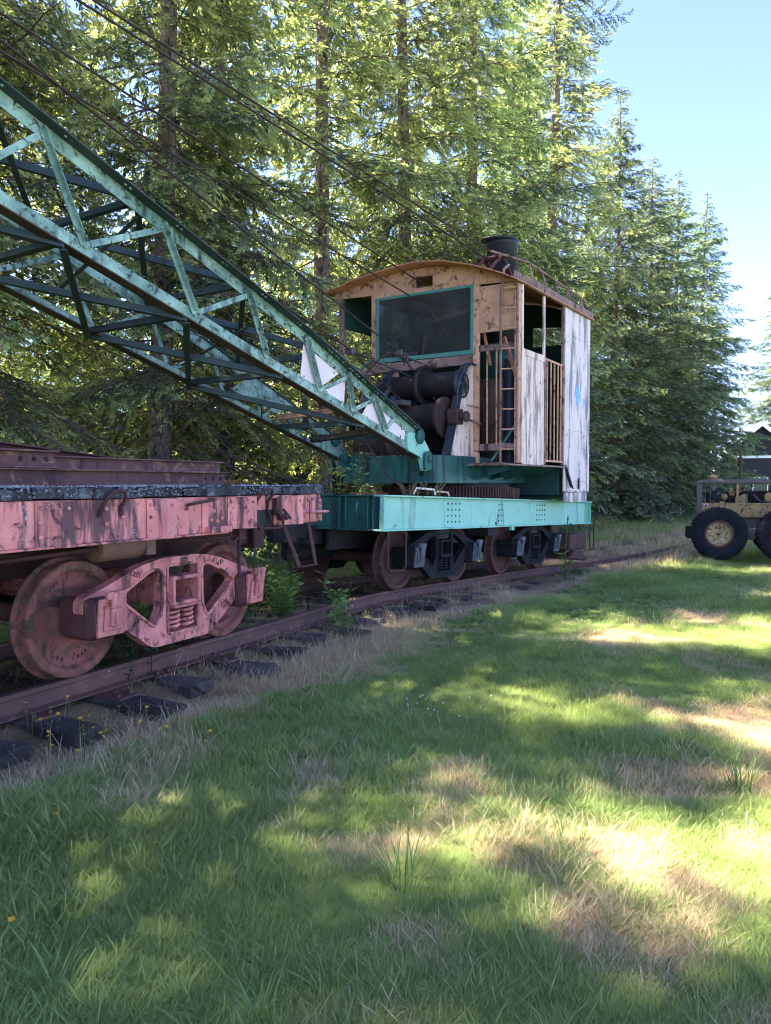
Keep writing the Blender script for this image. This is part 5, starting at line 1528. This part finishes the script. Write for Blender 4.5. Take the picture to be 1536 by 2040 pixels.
for a in [
    ('tall', -7.7, 8.9, 22, 1.0, .3, 'fir at the far left edge whose dark boughs hang in below the boom'),
    ('tall', -6.9, 12.6, 24, 1.0, 1.1, 'tall fir left of the thick trunk, behind the boom at the left edge'),
    ('tall', -4.35, 15.0, 24, 1.0, 2.9, 'fir with the thickest visible trunk, standing behind the rusty girders'),
    ('thin', -3.35, 16.8, 19, 1.0, 4.0, 'slim fir whose bare trunk stands just right of the girder ends'),
    ('thin', -1.7, 20.0, 24, 1.1, .9, 'thin-crowned fir directly behind the boom foot with sky showing through'),
    ('tall', .6, 23.0, 26, 1.0, 2.0, 'tall fir rising behind the left half of the crane cab roof'),
    ('tall', 3.0, 26.0, 27, 1.0, 5.2, 'tall fir rising behind the chimney of the crane cab'),
    ('dense', 4.9, 29.2, 19, 1.0, .4, 'bushy fir right behind the rear corner of the crane cab'),
    ('tall', 6.6, 32.8, 29, 1.05, 3.3, 'tallest fir with long boughs reaching right against the sky'),
    ('dense', 10.6, 36.5, 20, 1.05, 1.9, 'broad fir with boughs down to the ground right of the cab'),
    ('dense', 13.7, 41.0, 18.8, 1.15, .2, 'pointed fir, first of the three tops stepping down to the right'),
    ('dense', 16.5, 45.0, 19.8, 1.1, 2.2, 'pointed fir, middle of the three tops stepping down to the right'),
    ('dense', 19.1, 48.0, 19.6, 1.0, 4.1, 'pointed fir, last and lowest of the three tops stepping down right'),
    ('dense', 23.2, 66, 13, 1.3, 1.0, 'low fir behind the grader beside the dark house'),
    ('dense', 33.8, 67, 21, 1.2, 2.6, 'sunlit fir at the right edge above the dark house'),
    ('tall', -9.2, 3.9, 21, 1.0, 1.4, 'fir outside the left edge of the picture, middle of three shading the lawn'),
    ('full', -8.4, 6.6, 19, 1.0, 3.4, 'fir outside the left edge of the picture, rightmost of three shading the lawn'),
    ('tall', -12.5, .8, 23, 1.1, 2.4, 'fir outside the left edge of the picture, farthest left of three shading the lawn'),
]: tree(*a, group=G1)
for x, y, h, k, w, lab in ((-9.6, 18.5, 21, 'thin', 1.1, 'back row fir deep behind the boom at the left'), (-6.0, 24.5, 19, 'thin', 1.1, 'back row fir seen between the two bare trunks'),
                           (7.6, 43, 20, 'full', 1.0, 'back row fir hidden behind the tallest fir'), (12.5, 49, 19, 'full', 1.1, 'back row fir hidden behind the broad fir')):
    tree(k, x, y, h, w, random.uniform(0, 6), lab, 'back row of firs')
for x, y, h in ((-19, 24, 11), (-15.5, 21.5, 8), (-14, 26, 12), (-11.8, 22, 9), (-10.5, 28, 12), (-8.8, 23.6, 9), (-7.2, 30, 13), (-5.0, 26, 10), (-4.0, 33, 13), (-2.0, 29, 11), (-.6, 36, 13), (1.2, 32, 12), (3.2, 41, 14)):
    tree('dense', x, y, h, 1.5, random.uniform(0, 6), 'young dark fir in the thicket behind the tall trunks', 'thicket of young firs')

# ------------------------------------------------------------------ shrubs and weeds
def bush_mesh(seed, rx, ry, rz, n, leaf, mat, stems=9):
    r = np.random.default_rng(seed)
    u = norm(r.normal(0, 1, (n, 3))); rad = r.random(n) ** .45
    lump = .75 + .35 * np.sin(u[:, 0] * 4 + seed) * np.cos(u[:, 1] * 5 + seed)
    P = u * (rad * lump)[:, None] * np.array([rx, ry, rz]); P[:, 2] = np.abs(P[:, 2] + rz * .25)
    D = norm(u * np.array([1, 1, .5]) + r.normal(0, .5, (n, 3)) + np.array([0, 0, .25]))
    Q = lozenges(r, P, D, np.array([0, 0, 1.0]), leaf, leaf * .45)
    return quads_mesh('leaves', Q, np.clip(r.normal(.45, .25, n), 0, 1), mat)
def bush(x, y, rx, rz, n, leaf, mat, label, seed, cat='shrub', group=None, z=None):
    o = empty('shrub', (x, y, float(ground_z(x, y)) if z is None else z), 0, label, cat, group)
    me = bush_mesh(seed, rx, rx * .9, rz, n, leaf, mat); c = bpy.data.objects.new('leaves', me); COL.objects.link(c); c.parent = o
    mb = MB(); rr = random.Random(seed)
    for k in range(9):
        a = rr.uniform(0, 6.28); mb.tube([(0, 0, -.05), (math.cos(a) * rx * .3, math.sin(a) * rx * .3, rz * .5), (math.cos(a) * rx * .7, math.sin(a) * rx * .7, rz * .95)], .008, 4)
    mb.build('stems', M_TWIG, o, fix=False)
    return o
for i, (x, y, rx, rz, lab) in enumerate((
    (-7.6, 15.5, 1.5, 1.5, 'dark shrub under the firs at the left edge'), (-5.6, 17.3, 1.4, 1.3, 'dark shrub left of the thickest fir trunk'),
    (-3.9, 18.6, 1.3, 1.5, 'dark shrub between the two bare fir trunks'), (-2.2, 18.2, 1.2, 1.4, 'dark shrub right of the slim fir trunk'),
    (-.4, 20.4, 1.4, 1.4, 'dark shrub behind the coupling between the cars'), (1.8, 24.3, 1.6, 1.6, 'dark shrub behind the crane car front'),
    (-8.9, 20.5, 2.4, 2.2, 'big dark shrub deep under the firs at the left'), (-4.9, 24.5, 2.6, 2.4, 'big dark shrub deep under the firs behind the girders'), (-1.6, 28.5, 3.0, 2.6, 'big dark shrub deep under the firs behind the boom foot'),
    (4.6, 32, 2.6, 2.2, 'big dark shrub deep behind the crane car'), (8.6, 37.0, 2.2, 1.7, 'dark shrub at the foot of the broad fir right of the cab'), (14.2, 43, 2.2, 1.6, 'dark shrub at the foot of the stepping firs'))):
    bush(x, y, rx, rz, 2600, .13, M_SALAL, lab, 50 + i, group='shrubs under the firs')
bush(-1.15, 12.3, .55, .75, 900, .075, M_SALAL, 'leafy shrub in the gap just behind the end of the flat car', 80, z=.55)

def weed_mesh(seed, h, stems, leaf, spread, lv=7, lean=.35):
    r = np.random.default_rng(seed); P = []; D = []; mb = MB()
    for s in range(stems):
        a = r.uniform(0, 6.28); b = np.array([math.cos(a), math.sin(a), 0]) * spread * r.uniform(.1, 1)
        hh = h * r.uniform(.6, 1.1); le = np.array([math.cos(a), math.sin(a), 0]) * lean * hh * r.uniform(.3, 1.2)
        pts = [b + le * t * t + np.array([0, 0, hh * t]) for t in np.linspace(0, 1, 5)]
        mb.tube([tuple(p) for p in pts], .004, 4, caps=False)
        for k in range(lv):
            t = (k + 1.2) / (lv + .5); p = b + le * t * t + np.array([0, 0, hh * t])
            for j in range(2):
                an = k * 1.7 + j * PI + r.normal(0, .3); P.append(p); D.append([math.cos(an), math.sin(an), r.normal(.35, .25)])
    Q = lozenges(r, np.array(P), norm(np.array(D)), np.array([0, 0, 1.0]), leaf, leaf * .30)
    return mb, Q, r
def weed(name, x, y, h, stems, leaf, spread, mat, label, seed, group=None, z=None, lv=7, cat='weed', lean=.35):
    o = empty(name, (x, y, float(ground_z(x, y)) if z is None else z), 0, label, cat, group)
    mb, Q, r = weed_mesh(seed, h, stems, leaf, spread, lv, lean)
    mb.build('stems', mat, o, fix=False)
    me = quads_mesh('leaves', Q, np.clip(r.normal(.5, .25, len(Q)), 0, 1), mat); c = bpy.data.objects.new('leaves', me); COL.objects.link(c); c.parent = o
    return o
rr = random.Random(9)
GW = 'leafy weeds growing between the flat car and the crane'
LW = 'willow-leaved weed growing by the rails between flat car and crane'
for i in range(16):
    t = rr.uniform(1.9, 4.6); l = rr.choice([rr.uniform(-.6, .55), rr.uniform(.95, 1.35), rr.uniform(-1.6, -.9)])
    d = dirv(.47); p = FL_O + d * t + Vector((d.y, -d.x, 0)) * l
    weed('willow_weed', p.x, p.y, rr.uniform(.38, .75), rr.randint(4, 8), .13, .16, M_LEAF, LW, 300 + i, GW)
weed('vine_weed', -2.0, 6.35, .42, 9, .075, .22, M_IVY, 'dark green leafy vine climbing the rail below the flat car truck', 401, lv=9)
weed('vine_weed', -2.25, 6.05, .22, 9, .065, .26, M_IVY, 'low dark leaves beside the rail left of the climbing vine', 402, lv=6)
weed('rail_weed', -.55, 8.75, .45, 5, .10, .08, M_LEAF, 'small leafy weed at the rail joint before the crane wheel', 403)
# weeds growing on the crane deck
def on_crane(x, y, z): return CRANE.location + Matrix.Rotation(PI / 2 - CR_YAW, 3, 'Z') @ Vector((x, y, z))
for i, (x, y, h, st, lf, lab) in enumerate(((-.45, -.55, .62, 4, .11, 'spindly young willow weed rooted on the crane car deck'), (-.60, -.35, .5, 3, .10, 'smaller spindly weed on the deck left of the young willow'))):
    p = on_crane(x, y, 1.27); weed('deck_weed', p.x, p.y, h, st, lf, .06, M_LEAF, lab, 420 + i, z=p.z, lv=6, lean=.25)
for i, (x, y, lab) in enumerate(((.05, -1.02, 'dry brown weed beside the hand loop on the crane deck'), (.75, -.98, 'dry pale bushy weed in front of the ring gear'))):
    p = on_crane(x, y, 1.26); weed('dry_weed', p.x, p.y, .19, 14, .03, .12, M_STRAW, lab, 430 + i, z=p.z, lv=6, lean=.7)
p = FL_O + Matrix.Rotation(PI / 2 - FL_YAW, 3, 'Z') @ Vector((2.15, -.55, 1.37))
weed('dry_moss', p.x, p.y, .05, 40, .03, .30, M_ORANGEMOSS, 'dry orange moss and litter on the end of the flat car deck', 440, z=p.z, lv=3, lean=.9)
p = on_crane(-.55, -.75, 1.268)
weed('dry_moss', p.x, p.y, .05, 40, .03, .30, M_ORANGEMOSS, 'dry orange moss on the front edge of the crane deck', 441, z=p.z, lv=3, lean=.9)

# thistle by the crane's rear wheel
def thistle():
    x, y = 3.18, 13.75
    o = weed('thistle', x, y, .62, 3, .20, .05, M_LEAF, 'tall thistle with broad leaves beside the rear wheel of the crane', 450, lv=5, lean=.2)
    mb = MB(); mb.tube([(0, 0, 0), (.01, 0, .5), (.03, .01, .95), (.05, 0, 1.12)], .010, 6); mb.tube([(.03, .01, .85), (.10, 0, 1.0)], .005, 5); mb.build('stalk', M_LEAF, o)
    for px, pz in ((.05, 1.13), (.10, 1.01)):
        fl = MB(); fl.lathe([(0, -.02), (.016, -.01), (.018, .012), (.010, .02)], (px, 0, pz), 'z', 10); hd = fl.build('flower_base', M_LEAF, o)
        rr2 = random.Random(3); pe = MB()
        for k in range(22):
            a = k * .6; pe.bar((px, 0, pz + .015), (px + .02 * math.cos(a), .02 * math.sin(a), pz + .045), .005, .003)
        pe.build('petals', M_PURPLE, o)
thistle()

# buttercups
def flower_mesh(r, n, cup=.3):
    mb = MB()
    for k in range(n):
        a = 2 * PI * k / n; b = a + PI / n * .9; c = a - PI / n * .9
        mb.add([(0, 0, 0), (r * .7 * math.cos(c), r * .7 * math.sin(c), r * cup * .7), (r * math.cos(a), r * math.sin(a), r * cup), (r * .7 * math.cos(b), r * .7 * math.sin(b), r * cup * .7)], [(0, 1, 2, 3)])
    return mb
fm = flower_mesh(.015, 5).mesh('petals', False); fm.materials.append(M_PETAL)
sm_ = MB(); sm_.tube([(0, 0, -.19), (.01, 0, -.08), (0, 0, 0)], .0016, 4, caps=False); sme = sm_.mesh('stem', False); sme.materials.append(M_LEAF)
rr = random.Random(17)
spots = []
for i in range(36):
    spots.append((rr.gauss(-2.02, .28), rr.gauss(4.85, .2), rr.uniform(.14, .24)))
for i in range(8): spots.append((rr.gauss(-1.5, .25), rr.gauss(4.75, .2), rr.uniform(.08, .15)))
for i in range(9): spots.append((rr.gauss(.35, .12), rr.gauss(5.75, .12), rr.uniform(.06, .10)))
for x, y in ((-1.0, 3.3), (-1.35, 2.75), (-.3, 4.3), (.62, 5.9), (-1.55, 3.6), (-1.6, 3.7)): spots.append((x, y, .1))
for x, y, h in spots:
    o = empty('buttercup', (x, y, float(ground_z(x, y)) + h), rr.uniform(0, 6), 'small yellow buttercup standing in the grass', 'flower', 'buttercups in the lawn')
    for nm, me in (('petals', fm), ('stem', sme)):
        c = bpy.data.objects.new(nm, me); COL.objects.link(c); c.parent = o
        if nm == 'petals': c.rotation_euler = (rr.uniform(-.5, .5), rr.uniform(-.5, .5), 0)
# clover heads and seed heads: nobody could count them
cl = MB()
for i in range(260):
    if i < 22: x, y = rr.gauss(.35, .22), rr.gauss(5.6, .25)
    elif i < 260: y = rr.uniform(7.5, 17); x = rr.uniform(.06, .5) * y
    else: y = rr.uniform(4, 14); x = rr.uniform(-.3, .4) * y
    if track_dist(np.array([x]), np.array([y]))[0] < 1.9: continue
    z = float(ground_z(x, y)) + rr.uniform(.05, .11); r = rr.uniform(.004, .007)
    cl.lathe([(0, -r), (r, -r * .2), (r * .8, r * .6), (0, r)], (x, y, z), 'z', 5, False)
o = cl.build('clover_heads', M_WHITEPETAL, None, fix=False); tag(o, 'scattered tiny white clover heads in the lawn', 'clover', kind='stuff')

# taller grass clumps on the lawn
def clump(x, y, h, n, label, seed, wid=.006):
    me = tuft(seed, n, h, .07, wid, .42, .45)
    m2, nt, out = nmat('clump_grass'); b = NB(nt)
    tn = b.n('ShaderNodeAttribute'); tn.attribute_name = 'tone'
    c = b.mix(tn.outputs['Fac'], (.07, .14, .03), (.17, .25, .06))
    p_ = b.n('ShaderNodeBsdfPrincipled'); b.link(c, p_.inputs['Base Color']); p_.inputs['Roughness'].default_value = .5
    t_ = b.n('ShaderNodeBsdfTranslucent'); b.link(c, t_.inputs['Color']); mx = b.n('ShaderNodeMixShader'); mx.inputs[0].default_value = .35
    b.link(p_.outputs[0], mx.inputs[1]); b.link(t_.outputs[0], mx.inputs[2]); b.link(mx.outputs[0], out.inputs[0])
    me.materials.append(m2)
    o = bpy.data.objects.new('grass_clump', me); COL.objects.link(o); o.location = (x, y, float(ground_z(x, y)))
    tag(o, label, 'grass clump', 'tall grass clumps on the lawn')
clump(.07, 3.15, .24, 34, 'tall pale grass clump near the middle of the foreground lawn', 1)
clump(1.92, 4.15, .22, 60, 'spiky grass clump in the sunlit dry patch at the right edge', 2, .005)
clump(1.28, 2.45, .17, 36, 'grass clump in the lower right corner of the lawn', 3)
clump(.86, 3.55, .15, 20, 'small grass clump between the two sunlit dry patches', 4)
clump(-.35, 2.3, .17, 30, 'grass clump in the sunlit strip at the bottom of the picture', 5)

# ------------------------------------------------------------------ chain-link fence
def fence():
    pts = [Vector(p) for p in ((-9, 5.5, 0), (-2.7, 16, 0), (2.5, 22.5, 0), (6.6, 27.6, 0))]
    root = empty('chain_link_fence', (pts[1].x, pts[1].y, -.35), 0, 'low galvanised chain-link fence running between the track and the firs', 'fence')
    off = Vector((pts[1].x, pts[1].y, -.35)); H = 1.25
    wires = MB(); top = MB()
    for a, b in zip(pts[:-1], pts[1:]):
        d = b - a; L = d.length; u = d / L; n = int(L / 2.6)
        for i in range(n):
            p = a + d * (i / n) - off; p.z = 0
            q = MB(); q.tube([(p.x, p.y, -.1), (p.x, p.y, H + .06)], .028, 8); q.build('fence_post', M_GALV, root)
        a2 = a - off; a2.z = 0; b2 = b - off; b2.z = 0
        top.tube([a2 + Vector((0, 0, H)), b2 + Vector((0, 0, H))], .019, 6)
        s = -H
        while s < L:
            for sg in (1, -1):
                s0 = max(0, s); s1 = min(L, s + H)
                z0 = (s0 - s) if sg == 1 else H - (s0 - s); z1 = (s1 - s) if sg == 1 else H - (s1 - s)
                p0 = a2 + u * s0; p1 = a2 + u * s1
                wires.tube([(p0.x, p0.y, z0 + .02), (p1.x, p1.y, z1 + .02)], .0026, 3, caps=False)
            s += .075
    top.build('top_rail', M_GALV, root)
    tag(wires.build('wire_mesh', M_GALV, root, fix=False), kind='stuff')
fence()

# ------------------------------------------------------------------ old motor grader at the right edge
def grader():
    gx, gy = 7.56, 17.6
    root = empty('motor_grader', (gx, gy, -.34), -.38, 'old rusty yellow motor grader with big black tyres at the right edge', 'grader')
    root.scale = (.90, .90, .90)
    def wheel(x, y):
        t = MB(); t.lathe([(.33, -.16), (.40, -.185), (.55, -.20), (.62, -.175), (.645, -.12), (.65, 0), (.645, .12), (.62, .175), (.55, .20), (.40, .185), (.33, .16)], (x, y, .65), 'y', 56)
        ty = t.build('tyre', M_TYRE, root)
        lg = MB()
        n = 26
        for k in range(n):
            for sd in (-1, 1):
                a = 2 * PI * (k + (.5 if sd > 0 else 0)) / n
                M = Matrix.Translation((x, y, .65)) @ Matrix.Rotation(a, 4, 'Y')
                vs = [(.635, sd * .005, -.03), (.635, sd * .005, .03), (.60, sd * .195, .055), (.60, sd * .195, -.005), (.675, sd * .005, -.022), (.675, sd * .005, .022), (.648, sd * .185, .045), (.648, sd * .185, .003), (.54, sd * .212, .06), (.54, sd * .212, .01)]
                lg.add([M @ Vector(q) for q in vs], [(4, 5, 6, 7), (0, 4, 7, 3), (1, 2, 6, 5), (2, 8, 6), (3, 7, 9), (6, 8, 9, 7), (0, 1, 5, 4)])
        tag(lg.build('tread_lugs', M_TYRE, ty), kind='stuff')
        r = MB(); r.lathe([(.30, -.175), (.345, -.175), (.35, -.165), (.33, -.13), (.30, -.11)], (x, y, .65), 'y', 40); r.build('rim_ring', M_RUSTWHEEL, ty)
        r = MB(); r.lathe([(0, -.07), (.04, -.085), (.05, -.075), (.055, -.06), (.12, -.055), (.14, -.075), (.25, -.085), (.305, -.11), (.305, .10), (0, .10)], (x, y, .65), 'y', 40)
        rm = r.build('wheel_disc', M_RIM, ty)
        h = MB()
        for k in range(8): a = 2 * PI * k / 8 + .2; h.rivet((x + .20 * math.cos(a), y - .081, .65 + .20 * math.sin(a)), (0, -1, 0), .02)
        h.lathe([(0, -.12), (.03, -.11), (.035, -.08)], (x, y, .65), 'y', 14); tag(h.build('hub_bolts', M_GREYIRON, ty), kind='stuff')
    for x in (0, 1.5):
        for y in (0, 2.0): wheel(x, y)
    b = MB(); b.box(-.42, .12, .32, .36, 1.10, 1.42); b.box(.0, .13, .30, .34, 1.12, 1.46); b.box(.14, 2.9, .28, .34, 1.06, 1.40); b.box(.14, 2.9, .26, .36, 1.395, 1.425); b.build('hood_side', M_YELLOW, root, .01)
    b = MB(); b.tube([(-.46, .34, 1.92), (-.40, .34, 1.955), (3.0, .34, 1.965)], .062, 14); b.box(-.52, 3.0, .38, 1.5, 1.90, 1.99); b.build('hood_top', M_GREYIRON, root, .01)
    b = MB(); b.box(-.54, -.40, .30, .42, 1.12, 1.97); b.box(-.54, -.42, .42, 1.5, 1.1, 1.97); b.box(-.60, -.40, .36, 1.4, .98, 1.14); b.build('radiator_guard', M_GREYIRON, root, .015)
    b = MB(); b.box(.40, .455, .31, .37, 1.42, 1.90); b.box(.38, .52, .30, .33, 1.42, 1.60); b.prism([(.48, 1.42), (.66, 1.42), (.66, 1.64), (.58, 1.66), (.48, 1.60)], .29, .31, 'xz'); b.build('hood_post', M_YELLOW, root, .006)
    b = MB(); b.box(-.30, 2.8, .62, 1.3, 1.2, 1.68)
    b.lathe([(0, -.0), (.15, 0), (.17, .03), (.17, .22), (0, .24)], (-.02, .42, 1.62), 'y', 20); b.lathe([(0, 0), (.12, 0), (.12, .2), (0, .2)], (.0, .36, 1.30), 'y', 18)
    for k in range(7): b.tube([(.28 + k * .09, .60, 1.45), (.28 + k * .09, .58, 1.78)], .018, 6)
    for k in range(5): b.lathe([(0, 0), (.07, 0), (.07, .16), (0, .16)], (.85 + k * .33, .48, 1.55 + .06 * (k % 2)), 'y', 14)
    b.tube([(.55, .5, 1.70), (1.5, .5, 1.72), (2.6, .52, 1.70)], .028, 8); b.tube([(.6, .45, 1.62), (1.3, .45, 1.62)], .016, 6)
    b.lathe([(0, 0), (.16, 0), (.18, .03), (.18, .16), (0, .18)], (1.35, .42, 1.66), 'y', 20)
    eng = b.build('engine', M_DARK, root, .008)
    b = MB(); b.lathe([(0, 0), (.06, 0), (.075, .02), (.075, .10), (0, .12)], (-.14, .40, 1.80), 'y', 14); b.lathe([(0, 0), (.05, 0), (.05, .1), (0, .1)], (-.02, .36, 1.66), 'y', 14); b.bar((-.22, .42, 1.30), (-.20, .42, 1.72), .02, .02); b.bar((.78, .33, 1.66), (.98, .33, 1.44), .03, .02); b.bar((1.05, .35, 1.52), (1.2, .35, 1.42), .03, .02); b.build('engine_fittings', M_STEELLID, eng, .004)
    b = MB(); b.lathe([(0, 0), (.10, 0), (.115, .01), (.09, .10), (.045, .13), (0, .13)], (1.15, .36, 1.58), 'y', 14); b.lathe([(0, 0), (.08, 0), (.08, .15), (0, .15)], (.12, .36, 1.58), 'y', 14); b.build('pump_housing', M_YELLOW, eng)
    rg_ = random.Random(4)
    for mt_ in (M_GREYIRON, M_RUSTWHEEL, M_DARK, M_YELLOW):
        b = MB()
        for k in range(9):
            x = rg_.uniform(-.28, 2.6); z = rg_.uniform(1.45, 1.80); y = rg_.uniform(.38, .56); w = rg_.uniform(.02, .07)
            if k % 3 == 0: b.box(x - w, x + w, y, y + .08, z - w * 1.2, z + w)
            elif k % 3 == 1: b.tube([(x, y, z), (x + rg_.uniform(-.1, .1), y + .02, z + rg_.uniform(-.12, .1)), (x + rg_.uniform(-.35, .35), y + .03, z + rg_.uniform(-.2, .12))], rg_.uniform(.008, .018), 6)
            else: b.lathe([(0, 0), (w, 0), (w * 1.1, .015), (w, .09), (0, .1)], (x, y, z), 'y', 12)
        tag(b.build('engine_clutter', mt_, eng, .003), kind='stuff')
    b = MB(); b.tube([(.50, .70, 1.9), (.50, .70, 2.38)], .032, 10); b.lathe([(.03, 2.35), (.055, 2.37), (.058, 2.56), (.062, 2.57), (.03, 2.60)], (.50, .70, 0), 'z', 16); b.tube([(.50, .70, 2.58), (.50, .70, 2.72), (.49, .70, 2.76), (.40, .70, 2.78), (.28, .70, 2.77)], .030, 10); b.build('exhaust_stack', M_RUSTWHEEL, root)
    b = MB(); b.lathe([(0, 1.99), (.09, 1.99), (.09, 2.05), (.115, 2.06), (.11, 2.10), (.06, 2.14), (0, 2.15)], (-.14, .70, 0), 'z', 20); b.build('air_cleaner', M_YELLOW, root)
    b = MB(); b.lathe([(0, 0), (.047, 0), (.047, .012), (0, .012)], (-.30, .305, 1.355), 'y', 24); rf = b.build('reflector_ring', M_WHITE, root)
    b = MB(); b.lathe([(0, 0), (.031, 0), (.031, .012), (0, .012)], (-.30, .296, 1.355), 'y', 24); b.build('reflector', M_REDREF, rf)
    b = MB(); b.box(-.1, 2.9, .45, 1.55, .62, 1.10); b.box(-.15, 1.65, .22, .40, .50, .80); b.build('frame', M_GREYIRON, root, .02)
    b = MB(); b.box(-.80, -.50, .8, 1.2, .50, .78); b.lathe([(0, 0), (.10, 0), (.11, .02), (.11, .10), (0, .12)], (-.70, .35, .60), 'y', 16); b.bar((-.70, .45, .60), (-.3, .6, .8), .08, .08); b.build('drawbar', M_DARK, root, .01)
    rv = MB()
    for q in ((.62, 1.36), (.70, 1.30), (.95, 1.20), (1.1, 1.34), (1.5, 1.18), (1.9, 1.3)): rv.lathe([(0, 0), (.02, 0), (.02, .003), (0, .003)], (q[0], .2775, q[1]), 'y', 8)
    rv.prism([(.50, 1.15), (.56, 1.22), (.57, 1.32), (.52, 1.26)], .277, .2795, 'xz')
    rv.build('rust_holes', M_DARK, root)
grader()

# ------------------------------------------------------------------ dark house with white trim
def house():
    root = empty('dark_house', (26.5, 55, float(ground_z(26.5, 55))), -.30, 'dark-sided house with white gable trim behind the grader', 'house')
    W, D, E, A = 1.9, 6.0, 4.3, 5.95
    m = MB(); m.prism([(-W, 0), (W, 0), (W, E), (0, A), (-W, E)], 0, D, 'xz'); m.build('wall', M_SIDING, root)
    r = MB()
    for s in (-1, 1):
        r.prism([(0, A + .05), (s * (W + .45), E - .30), (s * (W + .45), E - .20), (0, A + .17)], -.42, D + .3, 'xz')
    r.build('roof', M_SHINGLE, root)
    t = MB()
    for s in (-1, 1):
        t.bar((0, -.44, A + .0), (s * (W + .46), -.44, E - .38), .03, .24, (0, 0, 1))
        t.box(s * W - .06, s * W + .06, -.03, .02, 0, E - .1)
    t.build('gable_trim', M_WHITE, root)
    t = MB(); t.box(-W - .02, W + .02, -.04, -.005, 3.55, 3.73); t.build('trim_band', M_WHITE, root)
    t = MB(); t.box(-.5, .5, -.035, -.005, 1.0, 2.2); wn_ = t.build('window', M_WHITE, root)
    t = MB(); t.box(-.43, .43, -.045, -.036, 1.07, 2.13); t.build('pane', plain('dark_pane', (.02, .025, .03), (.03, .035, .04), 3, .1), wn_)
house()
nb = empty('notice_board', (14.6, 39.2, float(ground_z(14.6, 39.2)) - .25), .1, 'small white framed board standing in the dry grass under the firs', 'sign')
q = MB(); q.box(-.33, -.29, -.02, .02, 0, 1.5); q.box(.29, .33, -.02, .02, 0, 1.5); q.box(-.28, .28, -.018, .018, 1.44, 1.5); q.box(-.28, .28, -.018, .018, .5, .56); q.build('frame', M_WHITE, nb)
q = MB(); q.box(-.285, .285, -.008, .008, .565, 1.435); q.build('panel', plain('grey_panel', (.3, .32, .33), (.38, .4, .4), 4, .7), nb)
